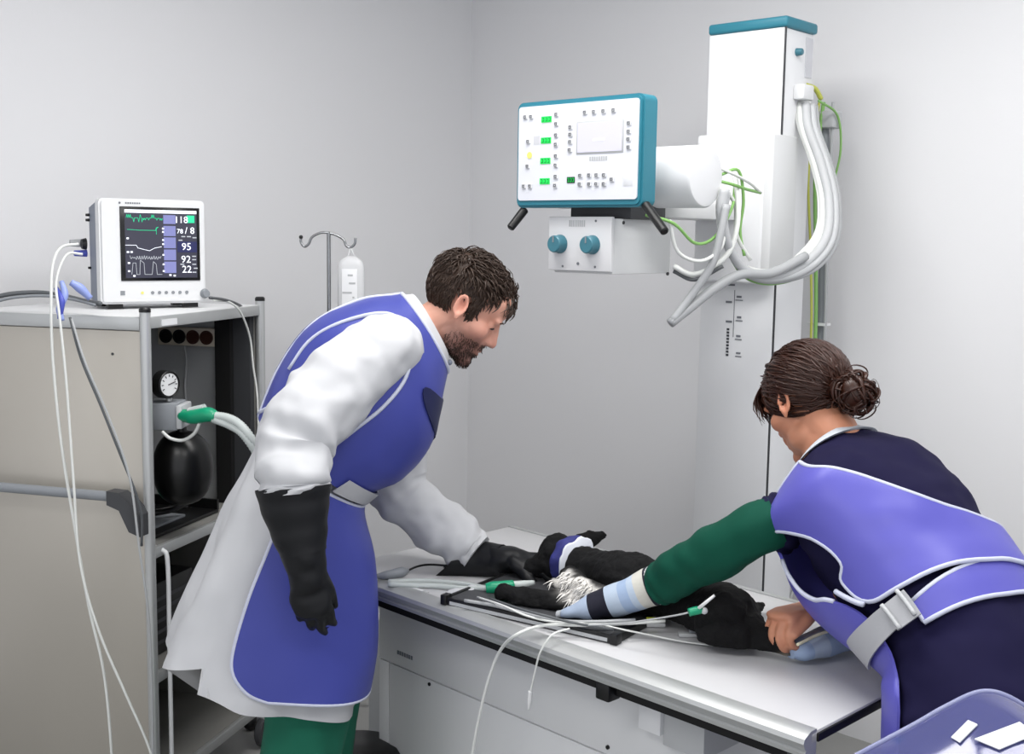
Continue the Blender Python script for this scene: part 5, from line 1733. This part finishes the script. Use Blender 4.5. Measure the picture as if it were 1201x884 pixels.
# leads and cords lying on the table
def tcable(name, label, pts, r, mm, group=None, n=8):
    o = MB().tube(pts, r, n, 6).build(name, mm, None, 180)
    tag(o, label, 'cable', group)
    return o
G = 'leads on the table'
edge_out = lambda px, py, z, y=-.02: np.array([tB[0], tB[1], 0])+td*tpl(px, py, y)[0]+tn*y+np.array([0, 0, tpl(px, py, y)[2]])
tcable('ecg_lead', 'white lead looping over the table rail down to the floor', [dz(780, 728, .035), dz(735, 731, .03), dz(690, 733, .028), dz(640, 733, .026), dz(606, 744, .02), edge_out(586, 764, 0), edge_out(572, 800, 0), edge_out(560, 850, 0), edge_out(552, 900, 0), edge_out(546, 980, 0)], .0036, 'white_wire', G)
lead = thing('ecg_lead', 'short white lead with pin plug dangling over the table rail', 'cable', dz(640, 745, .0), 0, G)
world_tube('lead', [dz(668, 737, .03), dz(648, 744, .022), edge_out(634, 764, 0), edge_out(628, 785, 0), edge_out(622, 812, 0)], .0022, 'white_wire', 8, lead, lead)
world_tube('plug', [edge_out(622, 810, 0), edge_out(621, 822, 0), edge_out(620, 832, 0)], [.0045, .005, .0025], 'white_plastic', 10, lead, lead)
tcable('ecg_lead', 'grey lead running along the cassette rim to the dog', [dz(545, 704, .024), dz(580, 710, .024), dz(620, 720, .026), dz(660, 728, .03), dz(700, 729, .034), dz(745, 727, .036)], .004, 'grey_wire', G)
tcable('ecg_lead', 'thin white lead crossing the black foreleg', [dz(560, 700, .03), dz(590, 710, .05), dz(618, 722, .045), dz(650, 729, .035), dz(690, 731, .03)], .0023, 'white_wire', G)
tcable('ecg_lead', 'dark thin lead behind the white one on the cassette', [dz(575, 702, .035), dz(610, 714, .05), dz(640, 722, .05), dz(672, 730, .036), dz(720, 738, .03)], .003, 'dark_wire', G)
tcable('ecg_lead', 'white lead spreading right across the bare table top', [dz(700, 731, .03), dz(730, 738, .026), dz(765, 745, .01), dz(800, 752, .006), dz(838, 757, .005)], .002, 'white_wire', G)
clip = thing('intravenous_line', 'thin infusion line with green tap stuck on the dog\'s flank', 'infusion line', dz(800, 722, .05))
world_tube('line', [dz(690, 733, .036), dz(730, 731, .05), dz(765, 726, .07), dz(795, 721, .09), dz(812, 717, .1)], .0018, 'grey_wire', 8, clip, clip)
world_tube('tap', [dz(808, 718, .1), dz(816, 716, .103), dz(824, 715, .105)], [.008, .0085, .007], 'green_hose', 10, clip, clip)
world_tube('tap_port', [dz(816, 716, .1), dz(827, 707, .125), dz(838, 698, .14)], [.004, .0035, .003], 'white_plastic', 8, clip, clip)
MB().ball(rel(clip, [dz(826, 716, .104)])[0], .007).build('tap_knob', 'light_grey', clip)
yc_ = thing('electrode_clip', 'small clip with yellow tab lying on table in front of the dog', 'clip', dz(764, 735, .0))
q = np.zeros(3)
MB().box(-.03, .03, -.009, .009, .001, .012, .004).build('clip_jaw', 'white_plastic', yc_)
MB().box(-.012, .012, -.008, .008, .012, .02, .003).build('tab', mat('lime', '#c6cf3a', .5), yc_)
yc2 = thing('electrode_clip', 'pale clip lying further right on the table by the dog\'s thigh', 'clip', dz(810, 747, .0))
MB().box(-.026, .02, -.009, .009, .001, .010, .003).build('clip_jaw', 'light_grey', yc2)
MB().box(-.004, .012, -.007, .007, .010, .018, .003).build('tab', 'mid_grey', yc2)
# connector with black cord at the left end, paper sheets
plug = thing('cable_connector', 'grey cable connector with black cord at the left table end', 'connector', dz(465, 672, .0))
world_tube('shell', [dz(440, 676, .010), dz(455, 674, .014), dz(470, 671, .016), dz(478, 669, .014)], [.006, .011, .013, .006], 'mid_grey', 12, plug, plug)
world_tube('cord', [dz(478, 669, .014), dz(490, 664, .012), dz(505, 662, .01), dz(530, 664, .01), dz(560, 668, .01)], .0028, 'black', 8, plug, plug)
tape = thing('tape_strip', 'white adhesive strip on the table near the front rail', 'tape', dz(474, 688, .0), trz)
MB().box(-.07, .06, -.014, .014, .0003, .002, .0005).build('strip', 'white_paint', tape)
MB().box(.06, .075, -.014, .014, .0003, .003, .0005).build('fold', 'light_grey', tape)
gz = thing('gauze_swab', 'crumpled white gauze swab on the table by the green connector', 'gauze', dz(545, 698, .0))
v, f = remesh([blob((0, 0, .008), (.035, .02, .009)), blob((.02, .008, .012), (.014, .012, .012)), blob((-.025, 0, .006), (.02, .015, .007))], .003, 2)
v = np.array([p+.004*np.array([nz3(p, 60), nz3(p+2, 60), nz3(p+5, 60)]) for p in v])
v[:, 2] = np.maximum(v[:, 2], .0005)
o = raw_obj('gauze', v, f, 'coat_white', gz)

# ------------------------------------------------------------------ foreground plastic cover
cov = thing('plastic_cover', 'glossy translucent blue-grey plastic cover with painted white lamp reflections in the foreground corner', 'cover', (at(1120, 900, 1.55)[0], 1.5, 0))
mat('acrylic', '#4d5084', .08, var=.03, alpha=.72, spec=.7, coat=.6)
top = [(985, 896, 1.62), (1030, 872, 1.62), (1075, 848, 1.63), (1110, 828, 1.64), (1150, 811, 1.65), (1185, 818, 1.64), (1230, 850, 1.62), (1290, 905, 1.6)]
T_, _ = smooth_path([at(*p) for p in top], 1, 6)
rows = []
for j in range(9):
    u = j/8
    rows.append([p+np.array([.02*u, -.30*u, .04*math.sin(u*math.pi*.5)*0-.13*u*u]) for p in T_])
out = rows
inn = [[p-np.array([0, 0, .004]) for p in r] for r in rows]
m = MB()
w = len(T_)
v = [p for r in out for p in r]+[p for r in inn for p in r]
o2 = len(out)*w
f = []
for j in range(8):
    for k_ in range(w-1):
        q = (j*w+k_, j*w+k_+1, (j+1)*w+k_+1, (j+1)*w+k_)
        f += [q, tuple(x+o2 for x in q[::-1])]
bd = [j*w for j in range(9)]+[8*w+k_ for k_ in range(1, w)]+[j*w+w-1 for j in range(7, -1, -1)]+[k_ for k_ in range(w-2, 0, -1)]
for i in range(len(bd)):
    a, b = bd[i], bd[(i+1) % len(bd)]
    f.append((a, b, b+o2, a+o2))
m.add([p-np.array(cov.location) for p in v], f)
m.build('cover_shell', 'acrylic', cov, 60)
MB().tube([p-np.array(cov.location) for p in T_], .004, 8, smooth=False).build('cover_rim', mat('acrylic_rim', '#8f93b8', .15, alpha=.8), cov, 180)
bx = T_[len(T_)//2]-np.array(cov.location)
MB().box(bx[0]-.18, bx[0]+.28, bx[1]-.34, bx[1]-.04, .04, bx[2]-.22, .01).build('housing', 'blue_grey', cov)
for sx_ in (-.15, .25):
    for sy_ in (-.31, -.07):
        MB().cyl((bx[0]+sx_, bx[1]+sy_, 0), (bx[0]+sx_, bx[1]+sy_, .05), .025, n=14).build('foot', 'black', cov)
# white patches painted as lamp reflections on the sloping shell
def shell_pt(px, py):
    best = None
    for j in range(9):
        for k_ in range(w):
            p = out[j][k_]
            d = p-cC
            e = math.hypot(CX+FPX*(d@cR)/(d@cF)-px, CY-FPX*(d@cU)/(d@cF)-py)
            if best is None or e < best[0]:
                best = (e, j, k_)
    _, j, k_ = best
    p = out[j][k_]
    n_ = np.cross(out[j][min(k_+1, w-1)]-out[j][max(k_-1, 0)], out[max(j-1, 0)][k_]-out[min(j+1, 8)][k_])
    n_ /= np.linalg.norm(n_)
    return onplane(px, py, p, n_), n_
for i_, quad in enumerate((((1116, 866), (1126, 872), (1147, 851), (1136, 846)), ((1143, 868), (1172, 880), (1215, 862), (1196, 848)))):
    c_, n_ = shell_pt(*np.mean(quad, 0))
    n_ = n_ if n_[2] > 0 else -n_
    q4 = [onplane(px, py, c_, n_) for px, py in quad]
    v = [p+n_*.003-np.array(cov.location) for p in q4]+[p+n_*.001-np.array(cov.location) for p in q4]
    MB().add(v, [(0, 1, 2, 3), (7, 6, 5, 4), (0, 1, 5, 4), (1, 2, 6, 5), (2, 3, 7, 6), (3, 0, 4, 7)]).build('sticker_or_glint', 'white_paint', cov, 0)

# black stool base by the table
st = thing('stool', 'black low stool between the man\'s legs and the table base', 'stool', (atz(420, 880, .25)[0], atz(420, 880, .25)[1], 0))
MB().lathe((0, 0, .25), (0, 0, 1), [(0, -.03), (.09, -.03), (.108, -.02), (.112, 0), (.10, .012), (0, .016)], 32).build('seat', 'black', st, 60)
MB().cyl((0, 0, .07), (0, 0, .23), .022, n=16).build('column', 'dark_grey', st)
for i in range(5):
    a = 2*math.pi*i/5
    lg = MB().tube([(0, 0, .09), (.06*math.cos(a), .06*math.sin(a), .08), (.115*math.cos(a), .115*math.sin(a), .05)], .014, 8).build('leg', 'black', st, 180)
    MB().ball((.115*math.cos(a), .115*math.sin(a), .024), .024).build('wheel', 'dark_grey', lg)
